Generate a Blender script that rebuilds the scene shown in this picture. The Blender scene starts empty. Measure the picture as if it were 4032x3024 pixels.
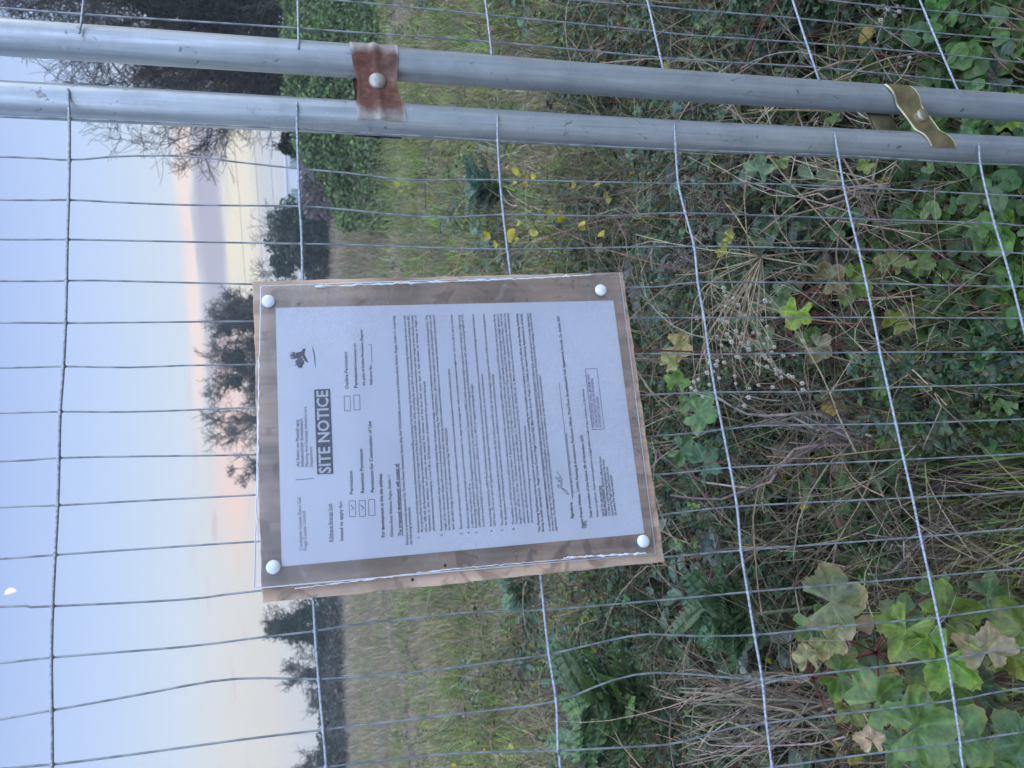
import bpy, math, random
import numpy as np
from mathutils import Vector, Matrix, noise as mnoise
random.seed(7); RNG = np.random.default_rng(11)
C = bpy.context.scene.collection
SC = bpy.context.scene

# ------------------------------------------------------------------ camera (photo taken with the phone on its side)
FPX = 3028.0
CAM_H = 1.35
R_ = np.array([0.99938806, -0.00857838, -0.03391036])
U_ = np.array([0.03497858, 0.24509659, 0.96886746])
F_ = np.array([0.0, 0.96946071, -0.24524667])
CAMP = np.array([0, 0, CAM_H])
cd = bpy.data.cameras.new('camera'); cam = bpy.data.objects.new('camera', cd); C.objects.link(cam)
cd.sensor_fit = 'HORIZONTAL'; cd.sensor_width = 36.0; cd.lens = FPX/4032*36; cd.clip_start = 0.05; cd.clip_end = 6000
cd.dof.use_dof = True; cd.dof.focus_distance = 1.02; cd.dof.aperture_fstop = 11.0
M = Matrix.Identity(4)
for i in range(3):
    M[i][0] = -U_[i]; M[i][1] = R_[i]; M[i][2] = -F_[i]; M[i][3] = CAMP[i]
cam.matrix_world = M
SC.camera = cam
# ------------------------------------------------------------------ sky, sun, exposure
SUN_AZ = math.radians(78); SUN_EL = math.radians(24)
w = bpy.data.worlds.new('World'); SC.world = w; w.use_nodes = True
nt = w.node_tree; nt.nodes.clear()
def N(t, tree=None, **kw):
    n = (tree or nt).nodes.new(t)
    for k, v in kw.items(): setattr(n, k, v)
    return n
def mth(op, a, b=None, tree=None, c=None, clamp=False):
    tree = tree or nt
    n = tree.nodes.new('ShaderNodeMath'); n.operation = op; n.use_clamp = clamp
    for i, v in enumerate((a, b, c)):
        if v is None: continue
        if isinstance(v, (int, float)): n.inputs[i].default_value = v
        else: tree.links.new(v, n.inputs[i])
    return n.outputs[0]
def mixc(f, a, b, tree=None, blend='MIX'):
    tree = tree or nt
    n = tree.nodes.new('ShaderNodeMix'); n.data_type = 'RGBA'; n.blend_type = blend
    for k, v in ((0, f), (6, a), (7, b)):
        if isinstance(v, (int, float)): n.inputs[k].default_value = v
        elif isinstance(v, tuple): n.inputs[k].default_value = (*v[:3], 1)
        else: tree.links.new(v, n.inputs[k])
    return n.outputs[2]
def ramp(fac, stops, tree=None, interp='LINEAR'):
    tree = tree or nt
    n = tree.nodes.new('ShaderNodeValToRGB'); cr = n.color_ramp; cr.interpolation = interp
    while len(cr.elements) > 1: cr.elements.remove(cr.elements[-1])
    cr.elements[0].position = stops[0][0]; cr.elements[0].color = (*stops[0][1], 1)
    for p, c in stops[1:]:
        e = cr.elements.new(p); e.color = (*c, 1)
    tree.links.new(fac, n.inputs[0])
    return n.outputs[0]
def g(v): return (v, v, v)
tc = N('ShaderNodeTexCoord'); sep = N('ShaderNodeSeparateXYZ'); nt.links.new(tc.outputs['Generated'], sep.inputs[0])
el = mth('MULTIPLY', mth('ARCSINE', sep.outputs[2]), 180/math.pi)          # elevation in degrees
az = mth('MULTIPLY', mth('ARCTAN2', sep.outputs[0], sep.outputs[1]), 180/math.pi)
eln = mth('DIVIDE', mth('ADD', el, 10), 100, clamp=True)
def ep(e): return (e+10)/100
base = ramp(eln, [(0, (.26, .25, .27)), (ep(-1), (.36, .36, .40)), (ep(0), (.50, .50, .50)), (ep(3), (.68, .61, .51)), (ep(6), (.68, .65, .61)), (ep(9), (.60, .67, .77)),
                  (ep(14), (.48, .61, .86)), (ep(20), (.37, .49, .82)), (ep(27), (.31, .41, .76)), (ep(45), (.60, .74, 1.18)), (1, (.75, .90, 1.40))])
comb = N('ShaderNodeCombineXYZ'); nt.links.new(mth('MULTIPLY', az, 0.055), comb.inputs[0]); nt.links.new(mth('MULTIPLY', el, 0.42), comb.inputs[1])
nz = N('ShaderNodeTexNoise'); nt.links.new(comb.outputs[0], nz.inputs[0]); nz.inputs['Scale'].default_value = 1.0; nz.inputs['Detail'].default_value = 5
def win(x, a, b, c, d):
    m1 = N('ShaderNodeMapRange', interpolation_type='SMOOTHSTEP'); nt.links.new(x, m1.inputs[0]); m1.inputs[1].default_value = a; m1.inputs[2].default_value = b
    m2 = N('ShaderNodeMapRange', interpolation_type='SMOOTHSTEP'); nt.links.new(x, m2.inputs[0]); m2.inputs[1].default_value = c; m2.inputs[2].default_value = d
    m2.inputs[3].default_value = 1; m2.inputs[4].default_value = 0
    return mth('MULTIPLY', m1.outputs[0], m2.outputs[0])
wob = mth('MULTIPLY', mth('SUBTRACT', nz.outputs[0], 0.48), 3.0)
elw = mth('ADD', el, wob)
cirr = mth('ADD', el, mth('MULTIPLY', az, -0.03))
cream = mth('MULTIPLY', win(elw, 3.3, 4.0, 5.3, 5.8), win(az, 3, 10, 60, 90))
s1 = mixc(mth('MULTIPLY', cream, 0.9), base, (.86, .76, .55))
lil = mth('MULTIPLY', win(elw, -3, -1, 2.9, 3.6), win(az, -8, 10, 60, 90))
s2 = mixc(mth('MULTIPLY', lil, .6), s1, (.50, .52, .58))
gcl = mth('MULTIPLY', win(elw, 5.4, 6.2, 7.1, 7.9), win(az, -3, 2, 60, 120))
s3 = mixc(mth('MULTIPLY', gcl, .9), s2, (.38, .35, .46))
pk = mth('MULTIPLY', win(elw, 7.5, 7.9, 8.1, 8.8), win(az, -8, 4, 20, 40))
s4 = mixc(mth('MULTIPLY', pk, .8), s3, (.95, .72, .63))
pk2 = mth('MULTIPLY', win(elw, 4.0, 5.5, 6.0, 7.6), win(az, -14, -7, 2, 7))
s5 = mixc(mth('MULTIPLY', pk2, .85), s4, (.92, .62, .52))
# thin streaks towards the far side of the field
nz2 = N('ShaderNodeTexNoise'); comb2 = N('ShaderNodeCombineXYZ'); nt.links.new(mth('MULTIPLY', az, 0.16), comb2.inputs[0]); nt.links.new(mth('MULTIPLY', cirr, 1.1), comb2.inputs[1])
nt.links.new(comb2.outputs[0], nz2.inputs[0]); nz2.inputs['Scale'].default_value = 1.0; nz2.inputs['Detail'].default_value = 4
st = N('ShaderNodeMapRange', interpolation_type='SMOOTHSTEP'); nt.links.new(nz2.outputs[0], st.inputs[0]); st.inputs[1].default_value = .57; st.inputs[2].default_value = .70
stf = mth('MULTIPLY', st.outputs[0], win(el, 1.5, 3.5, 7, 9.5))
s6 = mixc(mth('MULTIPLY', stf, .8), s5, (.58, .46, .48))
sky = N('ShaderNodeTexSky'); sky.sky_type = 'NISHITA'; sky.sun_disc = False; sky.sun_elevation = SUN_EL; sky.sun_rotation = SUN_AZ
skm = N('ShaderNodeVectorMath', operation='SCALE'); nt.links.new(sky.outputs[0], skm.inputs[0]); skm.inputs['Scale'].default_value = 0.10
fin0 = mixc(0.12, s6, skm.outputs[0])
# bright glow added to the unseen sky behind the camera, to light the notice
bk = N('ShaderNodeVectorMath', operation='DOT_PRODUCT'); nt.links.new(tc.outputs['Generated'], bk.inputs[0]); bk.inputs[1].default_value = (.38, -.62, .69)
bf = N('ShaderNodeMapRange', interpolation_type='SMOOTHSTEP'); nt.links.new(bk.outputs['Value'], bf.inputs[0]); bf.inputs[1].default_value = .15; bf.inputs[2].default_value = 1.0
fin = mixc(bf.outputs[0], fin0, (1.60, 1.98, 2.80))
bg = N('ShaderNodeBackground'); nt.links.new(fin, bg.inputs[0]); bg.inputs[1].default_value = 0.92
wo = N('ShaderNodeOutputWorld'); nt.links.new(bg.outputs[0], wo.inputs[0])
sd = bpy.data.lights.new('sun', 'SUN'); sd.energy = 0.9; sd.angle = math.radians(25); sd.color = (1, .93, .84)
so = bpy.data.objects.new('sun', sd); C.objects.link(so)
sdir = Vector((math.sin(SUN_AZ)*math.cos(SUN_EL), math.cos(SUN_AZ)*math.cos(SUN_EL), math.sin(SUN_EL)))
so.rotation_euler = sdir.to_track_quat('Z', 'Y').to_euler(); so.location = (0, 0, 30)
SC.view_settings.view_transform = 'Standard'; SC.view_settings.look = 'None'; SC.view_settings.exposure = 0.38; SC.view_settings.gamma = 1
SC.cycles.use_denoising = True
SC.cycles.transparent_max_bounces = 16; SC.cycles.max_bounces = 6; SC.cycles.volume_bounces = 0

# ------------------------------------------------------------------ geometry of the view: photo pixel -> ray -> real plane
def ray(x, y): return F_ + R_*((3024-y)-1512)/FPX - U_*(x-2016)/FPX
YAW, LEAN = 0.23859, 0.02115
EX = np.array([math.cos(YAW), math.sin(YAW), 0]); n0 = np.array([-math.sin(YAW), math.cos(YAW), 0])
EZ = np.array([0, 0, 1])*math.cos(LEAN) + n0*math.sin(LEAN)
FN = np.cross(EX, EZ)                       # towards the camera
FO = np.array([0.32716504, 1.00138434, 0.26968228+CAM_H])
def hit(x, y, off=0.0, O=FO, Nn=None):
    Nn = FN if Nn is None else Nn
    d = ray(x, y); P0 = O + Nn*off - CAMP
    return CAMP + d*(P0@Nn)/(d@Nn)
def at(x, y, depth): return CAMP + ray(x, y)*depth
Y2 = math.radians(20); EX2 = np.array([math.cos(Y2), math.sin(Y2), 0]); FN2 = np.cross(EX2, np.array([0, 0, 1.]))
FO2 = FO + EX*0.09 + FN*0.01

# ------------------------------------------------------------------ mesh helpers
def mkmesh(name, v, f, mat=None, parent=None, col=None, smooth=False, attrs=None):
    """v (n,3), f list of int arrays (k,m) or python lists"""
    me = bpy.data.meshes.new(name)
    v = np.asarray(v, dtype=np.float32)
    groups = f if isinstance(f, (list, tuple)) and len(f) and isinstance(f[0], np.ndarray) else None
    if groups is None:
        me.from_pydata([tuple(p) for p in v], [], [list(q) for q in f])
    else:
        groups = [q for q in groups if len(q)]
        me.vertices.add(len(v)); me.vertices.foreach_set('co', v.ravel())
        loops = np.concatenate([q.ravel() for q in groups]); tot = np.concatenate([np.full(len(q), q.shape[1]) for q in groups])
        st = np.concatenate([[0], np.cumsum(tot)[:-1]])
        me.loops.add(len(loops)); me.loops.foreach_set('vertex_index', loops.astype(np.int32))
        me.polygons.add(len(tot)); me.polygons.foreach_set('loop_start', st.astype(np.int32)); me.polygons.foreach_set('loop_total', tot.astype(np.int32))
        me.update(calc_edges=True)
    if col is not None:
        ca = me.color_attributes.new('Col', 'FLOAT_COLOR', 'POINT')
        c4 = np.ones((len(v), 4), np.float32); c4[:, :3] = col; ca.data.foreach_set('color', c4.ravel())
    for k, a in (attrs or {}).items():
        at_ = me.attributes.new(k, 'FLOAT', 'POINT'); at_.data.foreach_set('value', np.asarray(a, np.float32))
    if smooth: me.polygons.foreach_set('use_smooth', np.ones(len(me.polygons), bool))
    me.validate()
    o = bpy.data.objects.new(name, me); C.objects.link(o)
    if mat: me.materials.append(mat)
    if parent: o.parent = parent
    return o
def tag(o, label=None, cat=None, group=None, kind=None):
    if label: o['label'] = label
    if cat: o['category'] = cat
    if group: o['group'] = group
    if kind: o['kind'] = kind
    return o
def empty(name, loc=(0, 0, 0)):
    o = bpy.data.objects.new(name, None); C.objects.link(o); o.location = tuple(float(a) for a in loc); o.empty_display_size = .1
    return o
def own(o, parent):           # parent keeping world place
    o.parent = parent; o.matrix_parent_inverse = Matrix.Translation(parent.location).inverted()
    return o
class Acc:
    def __init__(s): s.v = []; s.t = []; s.q = []; s.c = []; s.n = 0
    def add(s, v, tris=None, quads=None, col=(.5, .5, .5)):
        v = np.asarray(v, float).reshape(-1, 3)
        if tris is not None and len(tris): s.t.append(np.asarray(tris).reshape(-1, 3)+s.n)
        if quads is not None and len(quads): s.q.append(np.asarray(quads).reshape(-1, 4)+s.n)
        c = np.asarray(col, float)
        s.c.append(np.broadcast_to(c, (len(v), 3)).copy() if c.ndim == 1 else c.reshape(-1, 3))
        s.v.append(v); s.n += len(v)
    def build(s, name, mat, parent=None, smooth=True):
        if not s.v: return None
        gs = []
        if s.t: gs.append(np.concatenate(s.t))
        if s.q: gs.append(np.concatenate(s.q))
        o = mkmesh(name, np.concatenate(s.v), gs, mat, None, np.concatenate(s.c), smooth)
        if parent: own(o, parent)
        return o
def tubes(acc, paths, rad, col, sides=3, cap=False):
    """paths (n,k,3); rad (n,k) or scalar; col (3,) or (n,3)"""
    P = np.asarray(paths, float); n, k, _ = P.shape
    r = np.broadcast_to(np.asarray(rad, float) if np.ndim(rad) != 1 else np.asarray(rad)[:, None], (n, k))
    T = np.gradient(P, axis=1); T /= np.linalg.norm(T, axis=2, keepdims=True)+1e-9
    ref = np.where(np.abs(T[:, :1, 2:3]) > .8, np.array([1., 0, 0]), np.array([0, 0, 1.]))
    ref = np.broadcast_to(ref, T.shape)
    A = np.cross(T, ref); A /= np.linalg.norm(A, axis=2, keepdims=True)+1e-9
    B = np.cross(T, A)
    ang = np.arange(sides)/sides*2*math.pi
    V = P[:, :, None, :] + r[:, :, None, None]*(np.cos(ang)[None, None, :, None]*A[:, :, None, :]+np.sin(ang)[None, None, :, None]*B[:, :, None, :])
    idx = np.arange(n*k*sides).reshape(n, k, sides)
    a = idx[:, :-1, :]; b = np.roll(idx, -1, axis=2)[:, :-1, :]; c = np.roll(idx, -1, axis=2)[:, 1:, :]; d = idx[:, 1:, :]
    quads = np.stack([a, b, c, d], -1).reshape(-1, 4)
    cc = np.asarray(col, float)
    if cc.ndim == 2: cc = np.repeat(cc, k*sides, axis=0)
    base = acc.n
    acc.add(V.reshape(-1, 3), quads=quads, col=cc)
    if cap and sides > 3:
        pass
def tube1(acc, pts, r, col=(.5, .5, .5), sides=8):
    tubes(acc, np.asarray(pts, float)[None], np.broadcast_to(r, (1, len(pts))), col, sides)
    nn = acc.n; k = len(pts)
    for e, rng in ((0, list(range(sides))[::-1]), (1, list(range(sides)))):     # end caps as fans
        b0 = nn-k*sides if e == 0 else nn-sides
        cidx = acc.n
        cvert = pts[0] if e == 0 else pts[-1]
        acc.v.append(np.asarray([cvert], float)); acc.c.append(np.asarray([col], float).reshape(-1, 3)[:1]); acc.n += 1
        acc.t.append(np.array([[cidx, b0+rng[i], b0+rng[(i+1) % sides]] for i in range(sides)]))
def smoothpath(pts, n):
    """Catmull-Rom through pts, resampled to n"""
    P = np.asarray(pts, float)
    if len(P) == 2: t = np.linspace(0, 1, n)[:, None]; return P[0]*(1-t)+P[1]*t
    Q = np.vstack([2*P[0]-P[1], P, 2*P[-1]-P[-2]])
    L = np.concatenate([[0], np.cumsum(np.linalg.norm(np.diff(P, axis=0), axis=1))])
    s = np.linspace(0, L[-1], n); out = []
    for x in s:
        i = min(np.searchsorted(L, x, side='right')-1, len(P)-2); i = max(i, 0)
        t = (x-L[i])/(L[i+1]-L[i]+1e-12); p0, p1, p2, p3 = Q[i:i+4]
        out.append(.5*((2*p1)+(-p0+p2)*t+(2*p0-5*p1+4*p2-p3)*t*t+(-p0+3*p1-3*p2+p3)*t**3))
    return np.array(out)
def box_v(o, ax, ay, az_):
    o, ax, ay, az_ = map(np.asarray, (o, ax, ay, az_))
    v = [o, o+ax, o+ax+ay, o+ay, o+az_, o+ax+az_, o+ax+ay+az_, o+ay+az_]
    q = [(0, 3, 2, 1), (4, 5, 6, 7), (0, 1, 5, 4), (1, 2, 6, 5), (2, 3, 7, 6), (3, 0, 4, 7)]
    return v, q

# ------------------------------------------------------------------ materials
def newmat(name):
    m = bpy.data.materials.new(name); m.use_nodes = True; t = m.node_tree
    return m, t, t.nodes['Principled BSDF']
def plain(name, col, rough=.6, metal=0.0, var=0.0, scale=20, bump=0.0, bscale=None):
    m, t, b = newmat(name)
    b.inputs['Base Color'].default_value = (*col, 1); b.inputs['Roughness'].default_value = rough; b.inputs['Metallic'].default_value = metal
    if var or bump:
        tcn = t.nodes.new('ShaderNodeTexCoord'); nn = t.nodes.new('ShaderNodeTexNoise'); nn.inputs['Scale'].default_value = scale; nn.inputs['Detail'].default_value = 6
        t.links.new(tcn.outputs['Object'], nn.inputs[0])
        if var:
            lo = tuple(c*(1-var) for c in col); hi = tuple(min(1, c*(1+var)) for c in col)
            t.links.new(ramp(nn.outputs[0], [(.3, lo), (.7, hi)], t), b.inputs['Base Color'])
        if bump:
            n2 = t.nodes.new('ShaderNodeTexNoise'); n2.inputs['Scale'].default_value = bscale or scale; n2.inputs['Detail'].default_value = 8
            t.links.new(tcn.outputs['Object'], n2.inputs[0])
            bp = t.nodes.new('ShaderNodeBump'); bp.inputs['Strength'].default_value = bump; bp.inputs['Distance'].default_value = .002
            t.links.new(n2.outputs[0], bp.inputs['Height']); t.links.new(bp.outputs[0], b.inputs['Normal'])
    return m
def attrmat(name, rough=.6, trans=0.0, var=.25, scale=30, sat=1.0, val=1.0):
    m, t, b = newmat(name)
    a = t.nodes.new('ShaderNodeAttribute'); a.attribute_name = 'Col'
    tcn = t.nodes.new('ShaderNodeTexCoord'); nn = t.nodes.new('ShaderNodeTexNoise'); nn.inputs['Scale'].default_value = scale; nn.inputs['Detail'].default_value = 3
    t.links.new(tcn.outputs['Object'], nn.inputs[0])
    k = ramp(nn.outputs[0], [(.3, g(1-var)), (.7, g(1+var))], t)
    cc = mixc(1.0, a.outputs['Color'], k, t, 'MULTIPLY')
    hs = t.nodes.new('ShaderNodeHueSaturation'); hs.inputs['Saturation'].default_value = sat; hs.inputs['Value'].default_value = val; t.links.new(cc, hs.inputs['Color']); cc = hs.outputs[0]
    t.links.new(cc, b.inputs['Base Color']); b.inputs['Roughness'].default_value = rough
    b.inputs['Specular IOR Level'].default_value = .35
    if trans:
        out = t.nodes['Material Output']; tr = t.nodes.new('ShaderNodeBsdfTranslucent'); mx = t.nodes.new('ShaderNodeMixShader'); mx.inputs[0].default_value = trans
        t.links.new(cc, tr.inputs[0]); t.links.new(b.outputs[0], mx.inputs[1]); t.links.new(tr.outputs[0], mx.inputs[2]); t.links.new(mx.outputs[0], out.inputs[0])
    return m
M_grass = attrmat('grass_blades', .55, .3, sat=1.06, val=1.08)
def leafy(m):
    t = m.node_tree; b = t.nodes['Principled BSDF']; tcn = t.nodes.new('ShaderNodeTexCoord'); v = t.nodes.new('ShaderNodeTexVoronoi'); v.feature = 'DISTANCE_TO_EDGE'; v.inputs['Scale'].default_value = 130; t.links.new(tcn.outputs['Object'], v.inputs['Vector'])
    bp = t.nodes.new('ShaderNodeBump'); bp.inputs['Strength'].default_value = .5; bp.inputs['Distance'].default_value = .0015; t.links.new(v.outputs['Distance'], bp.inputs['Height']); t.links.new(bp.outputs[0], b.inputs['Normal'])
    src = b.inputs['Base Color'].links[0].from_socket; n = t.nodes.new('ShaderNodeTexNoise'); n.inputs['Scale'].default_value = 55; n.inputs['Detail'].default_value = 5; t.links.new(tcn.outputs['Object'], n.inputs[0])
    t.links.new(mixc(ramp(n.outputs[0], [(.62, g(0)), (.70, g(.65))], t), src, (.20, .15, .06), t), b.inputs['Base Color']); b.inputs['Specular IOR Level'].default_value = .5
    return m
M_leaf = attrmat('leaves', .42, .2, .38, 75, sat=1.22, val=.80)
leafy(M_leaf)
M_stem = attrmat('stems', .8, 0, .35, 80, sat=1.08, val=.84)
M_bark = attrmat('bark', .9, 0, .3, 6)
M_far = attrmat('far_foliage', .8, .12, .3, 2, sat=1.15, val=.85)

def galv(name, streak_axis='z'):
    m, t, b = newmat(name)
    tcn = t.nodes.new('ShaderNodeTexCoord'); mp = t.nodes.new('ShaderNodeMapping'); mp.inputs['Scale'].default_value = (70, 70, 1.2)
    t.links.new(tcn.outputs['Object'], mp.inputs[0])
    n1 = t.nodes.new('ShaderNodeTexNoise'); n1.inputs['Scale'].default_value = 1.0; n1.inputs['Detail'].default_value = 8; n1.inputs['Roughness'].default_value = .65
    t.links.new(mp.outputs[0], n1.inputs[0])
    n2 = t.nodes.new('ShaderNodeTexNoise'); n2.inputs['Scale'].default_value = 14; n2.inputs['Detail'].default_value = 8; n2.inputs['Roughness'].default_value = .7
    t.links.new(tcn.outputs['Object'], n2.inputs[0])
    n3 = t.nodes.new('ShaderNodeTexNoise'); n3.inputs['Scale'].default_value = 160; n3.inputs['Detail'].default_value = 2
    t.links.new(tcn.outputs['Object'], n3.inputs[0])
    c1 = ramp(n1.outputs[0], [(.30, (.28, .315, .34)), (.5, (.36, .40, .42)), (.72, (.52, .56, .58))], t)
    c2 = mixc(.75, c1, ramp(n2.outputs[0], [(.3, g(.72)), (.5, g(1.0)), (.7, g(1.15))], t), t, 'MULTIPLY')
    mp4 = t.nodes.new('ShaderNodeMapping'); mp4.inputs['Scale'].default_value = (220, 220, 3.5); t.links.new(tcn.outputs['Object'], mp4.inputs[0])
    n6 = t.nodes.new('ShaderNodeTexNoise'); n6.inputs['Scale'].default_value = 1.0; n6.inputs['Detail'].default_value = 5; t.links.new(mp4.outputs[0], n6.inputs[0])
    c2 = mixc(ramp(n6.outputs[0], [(.60, g(0)), (.70, g(.40))], t), c2, (.20, .225, .26), t)
    n7 = t.nodes.new('ShaderNodeTexNoise'); n7.inputs['Scale'].default_value = 45; n7.inputs['Detail'].default_value = 4; n7.inputs['Distortion'].default_value = 1.5; t.links.new(tcn.outputs['Object'], n7.inputs[0])
    c2 = mixc(ramp(n7.outputs[0], [(.66, g(0)), (.70, g(.7))], t), c2, (.13, .12, .11), t)
    sp = ramp(n3.outputs[0], [(.70, g(0)), (.76, g(1))], t)
    c3 = mixc(mth('MULTIPLY', sp, .35, t), c2, (.62, .65, .68), t)
    t.links.new(c3, b.inputs['Base Color']); b.inputs['Metallic'].default_value = .6
    t.links.new(ramp(n1.outputs[0], [(.3, g(.50)), (.7, g(.32))], t), b.inputs['Roughness'])
    bp = t.nodes.new('ShaderNodeBump'); bp.inputs['Strength'].default_value = .25; bp.inputs['Distance'].default_value = .001
    t.links.new(n1.outputs[0], bp.inputs['Height']); t.links.new(bp.outputs[0], b.inputs['Normal'])
    return m
M_tube = galv('galvanised_tube')
def wiremat(name, lo, hi, sc=160):
    m, t, b = newmat(name)
    tcn = t.nodes.new('ShaderNodeTexCoord'); n1 = t.nodes.new('ShaderNodeTexNoise'); n1.inputs['Scale'].default_value = sc; n1.inputs['Detail'].default_value = 4
    t.links.new(tcn.outputs['Object'], n1.inputs[0])
    t.links.new(ramp(n1.outputs[0], [(.38, lo), (.6, hi)], t), b.inputs['Base Color']); b.inputs['Metallic'].default_value = .35; b.inputs['Roughness'].default_value = .5
    return m
M_hw = wiremat('galvanised_wire_thick', (.20, .225, .25), (.36, .40, .44), 300)
M_vw = wiremat('galvanised_wire_thin', (.15, .175, .19), (.29, .33, .35), 60)

# ------------------------------------------------------------------ ground
def gh(x, y):
    r = np.sqrt(x*x+y*y)
    return 0.05*np.sin(x*1.3+.5)*np.cos(y*1.1)+0.02*np.sin(x*4.1+y*3.3)+0.12*np.sin(x*.21+1)*np.sin(y*.17)*np.clip((r-4)/10, 0, 1)
ax_ = np.sinh(np.linspace(-6.5, 6.5, 181))*1.1
ay_ = np.sinh(np.linspace(-6.5, 6.5, 181))*1.1
GX, GY = np.meshgrid(ax_, ay_+3); GZ = gh(GX, GY)
gv = np.stack([GX, GY, GZ], -1).reshape(-1, 3)
ii = np.arange(181*181).reshape(181, 181)
gq = np.stack([ii[:-1, :-1], ii[:-1, 1:], ii[1:, 1:], ii[1:, :-1]], -1).reshape(-1, 4)
mg, t, b = newmat('field_soil')
tcn = t.nodes.new('ShaderNodeTexCoord')
n1 = t.nodes.new('ShaderNodeTexNoise'); n1.inputs['Scale'].default_value = .35; n1.inputs['Detail'].default_value = 10; n1.inputs['Roughness'].default_value = .7
n2 = t.nodes.new('ShaderNodeTexNoise'); n2.inputs['Scale'].default_value = 8; n2.inputs['Detail'].default_value = 8
t.links.new(tcn.outputs['Object'], n1.inputs[0]); t.links.new(tcn.outputs['Object'], n2.inputs[0])
cfar = ramp(n1.outputs[0], [(.3, (.10, .09, .05)), (.5, (.17, .135, .085)), (.7, (.12, .13, .06))], t)
cg = mixc(.6, cfar, ramp(n2.outputs[0], [(.3, g(.45)), (.7, g(1.3))], t), t, 'MULTIPLY')
t.links.new(cg, b.inputs['Base Color']); b.inputs['Roughness'].default_value = .95
ground = mkmesh('ground', gv, [gq], mg, smooth=True); tag(ground, 'rough overgrown field beyond the mesh fence', 'ground', kind='structure')

# ------------------------------------------------------------------ evening haze over the field
v, q = box_v((-400, -400, -1.4), (800, 0, 0), (0, 803, 0), (0, 0, 21.5))
mh = bpy.data.materials.new('evening_haze'); mh.use_nodes = True; th = mh.node_tree; th.nodes.remove(th.nodes['Principled BSDF'])
pv = th.nodes.new('ShaderNodeVolumePrincipled'); pv.inputs['Density'].default_value = .0015; pv.inputs['Color'].default_value = (.80, .90, .93, 1); pv.inputs['Anisotropy'].default_value = 0
th.links.new(pv.outputs[0], th.nodes['Material Output'].inputs['Volume'])
hz0 = mkmesh('haze', np.array(v), [list(a) for a in q], mh); tag(hz0, kind='stuff'); tag(hz0, 'thin pale blue evening haze over the whole field', 'haze')

# ------------------------------------------------------------------ fence
VW = [
 [(0,458),(273,467),(1170,507),(1350,519),(1777,543),(1960,555),(2265,571),(2661,589),(3301,612),(3514,624),(3860,645),(4032,650)],
 [(0,618),(273,630),(476,615),(751,615),(915,636),(1175,664),(1350,679),(1619,708),(1969,708),(2671,723),(3001,723),(3323,736),(3886,765),(4032,772)],
 [(0,787),(270,787),(427,795),(732,807),(1181,812),(1350,824),(1716,856),(1982,845),(2388,850),(2698,839),(3351,861),(3916,879),(4032,889)],
 [(0,943),(265,943),(732,952),(1189,960),(1350,963),(1998,981),(2733,970),(3381,982),(3950,994),(4032,998)],
 [(0,1107),(262,1106),(366,1104),(732,1113),(995,1119),(1700,1135),(2464,1132),(2644,1125),(2748,1111),(3411,1116),(3750,1124),(4032,1128)],
 [(0,1271),(258,1272),(488,1270),(1007,1265),(1800,1262),(2482,1253),(2773,1251),(3438,1250),(4032,1253)],
 [(0,1449),(250,1443),(500,1447),(732,1439),(1013,1435),(1800,1415),(2501,1393),(2794,1395),(3465,1387),(4032,1386)],
 [(0,1627),(237,1621),(549,1621),(1019,1604),(1800,1578),(2525,1555),(2818,1544),(3193,1542),(3496,1526),(4032,1512)],
 [(0,1817),(232,1803),(610,1796),(1031,1789),(1800,1755),(2546,1719),(2849,1692),(3010,1676),(3528,1668),(4032,1650)],
 [(0,1998),(227,1990),(549,1972),(1007,1949),(1800,1910),(2571,1870),(2873,1841),(3132,1830),(3559,1810),(4032,1787)],
 [(0,2201),(217,2185),(610,2158),(1031,2131),(1900,2080),(2580,2028),(2902,1994),(3593,1959),(4032,1936)],
 [(0,2389),(92,2391),(207,2387),(732,2360),(1031,2325),(1900,2250),(2618,2193),(2918,2167),(3625,2114),(4032,2079)],
 [(0,2611),(202,2589),(732,2546),(1031,2509),(1241,2485),(1350,2466),(1716,2423),(1869,2409),(2142,2401),(2700,2354),(2944,2331),(3659,2270),(4032,2237)],
 [(0,2833),(204,2797),(549,2735),(793,2689),(915,2674),(1038,2670),(1255,2674),(1350,2668),(1716,2637),(1960,2604),(2162,2576),(2387,2524),(2540,2497),(2700,2503),(2971,2500),(3303,2466),(3694,2431),(4032,2386)],
 [(0,3028),(205,3011),(549,2967),(976,2909),(1274,2874),(1350,2863),(1777,2814),(2190,2761),(2387,2686),(2540,2651),(2700,2653),(3001,2675),(3243,2651),(3728,2593),(4032,2550)],
 [(0,3190),(200,3172),(700,3110),(1285,3020),(1350,3012),(1777,2967),(2198,2955),(2632,2932),(2700,2918),(2851,2874),(3018,2847),(3756,2757),(4032,2708)],
 [(0,3370),(200,3350),(1290,3190),(2220,3110),(2700,3060),(3040,3021),(3363,2977),(3781,2922),(4032,2882)],
]
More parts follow.
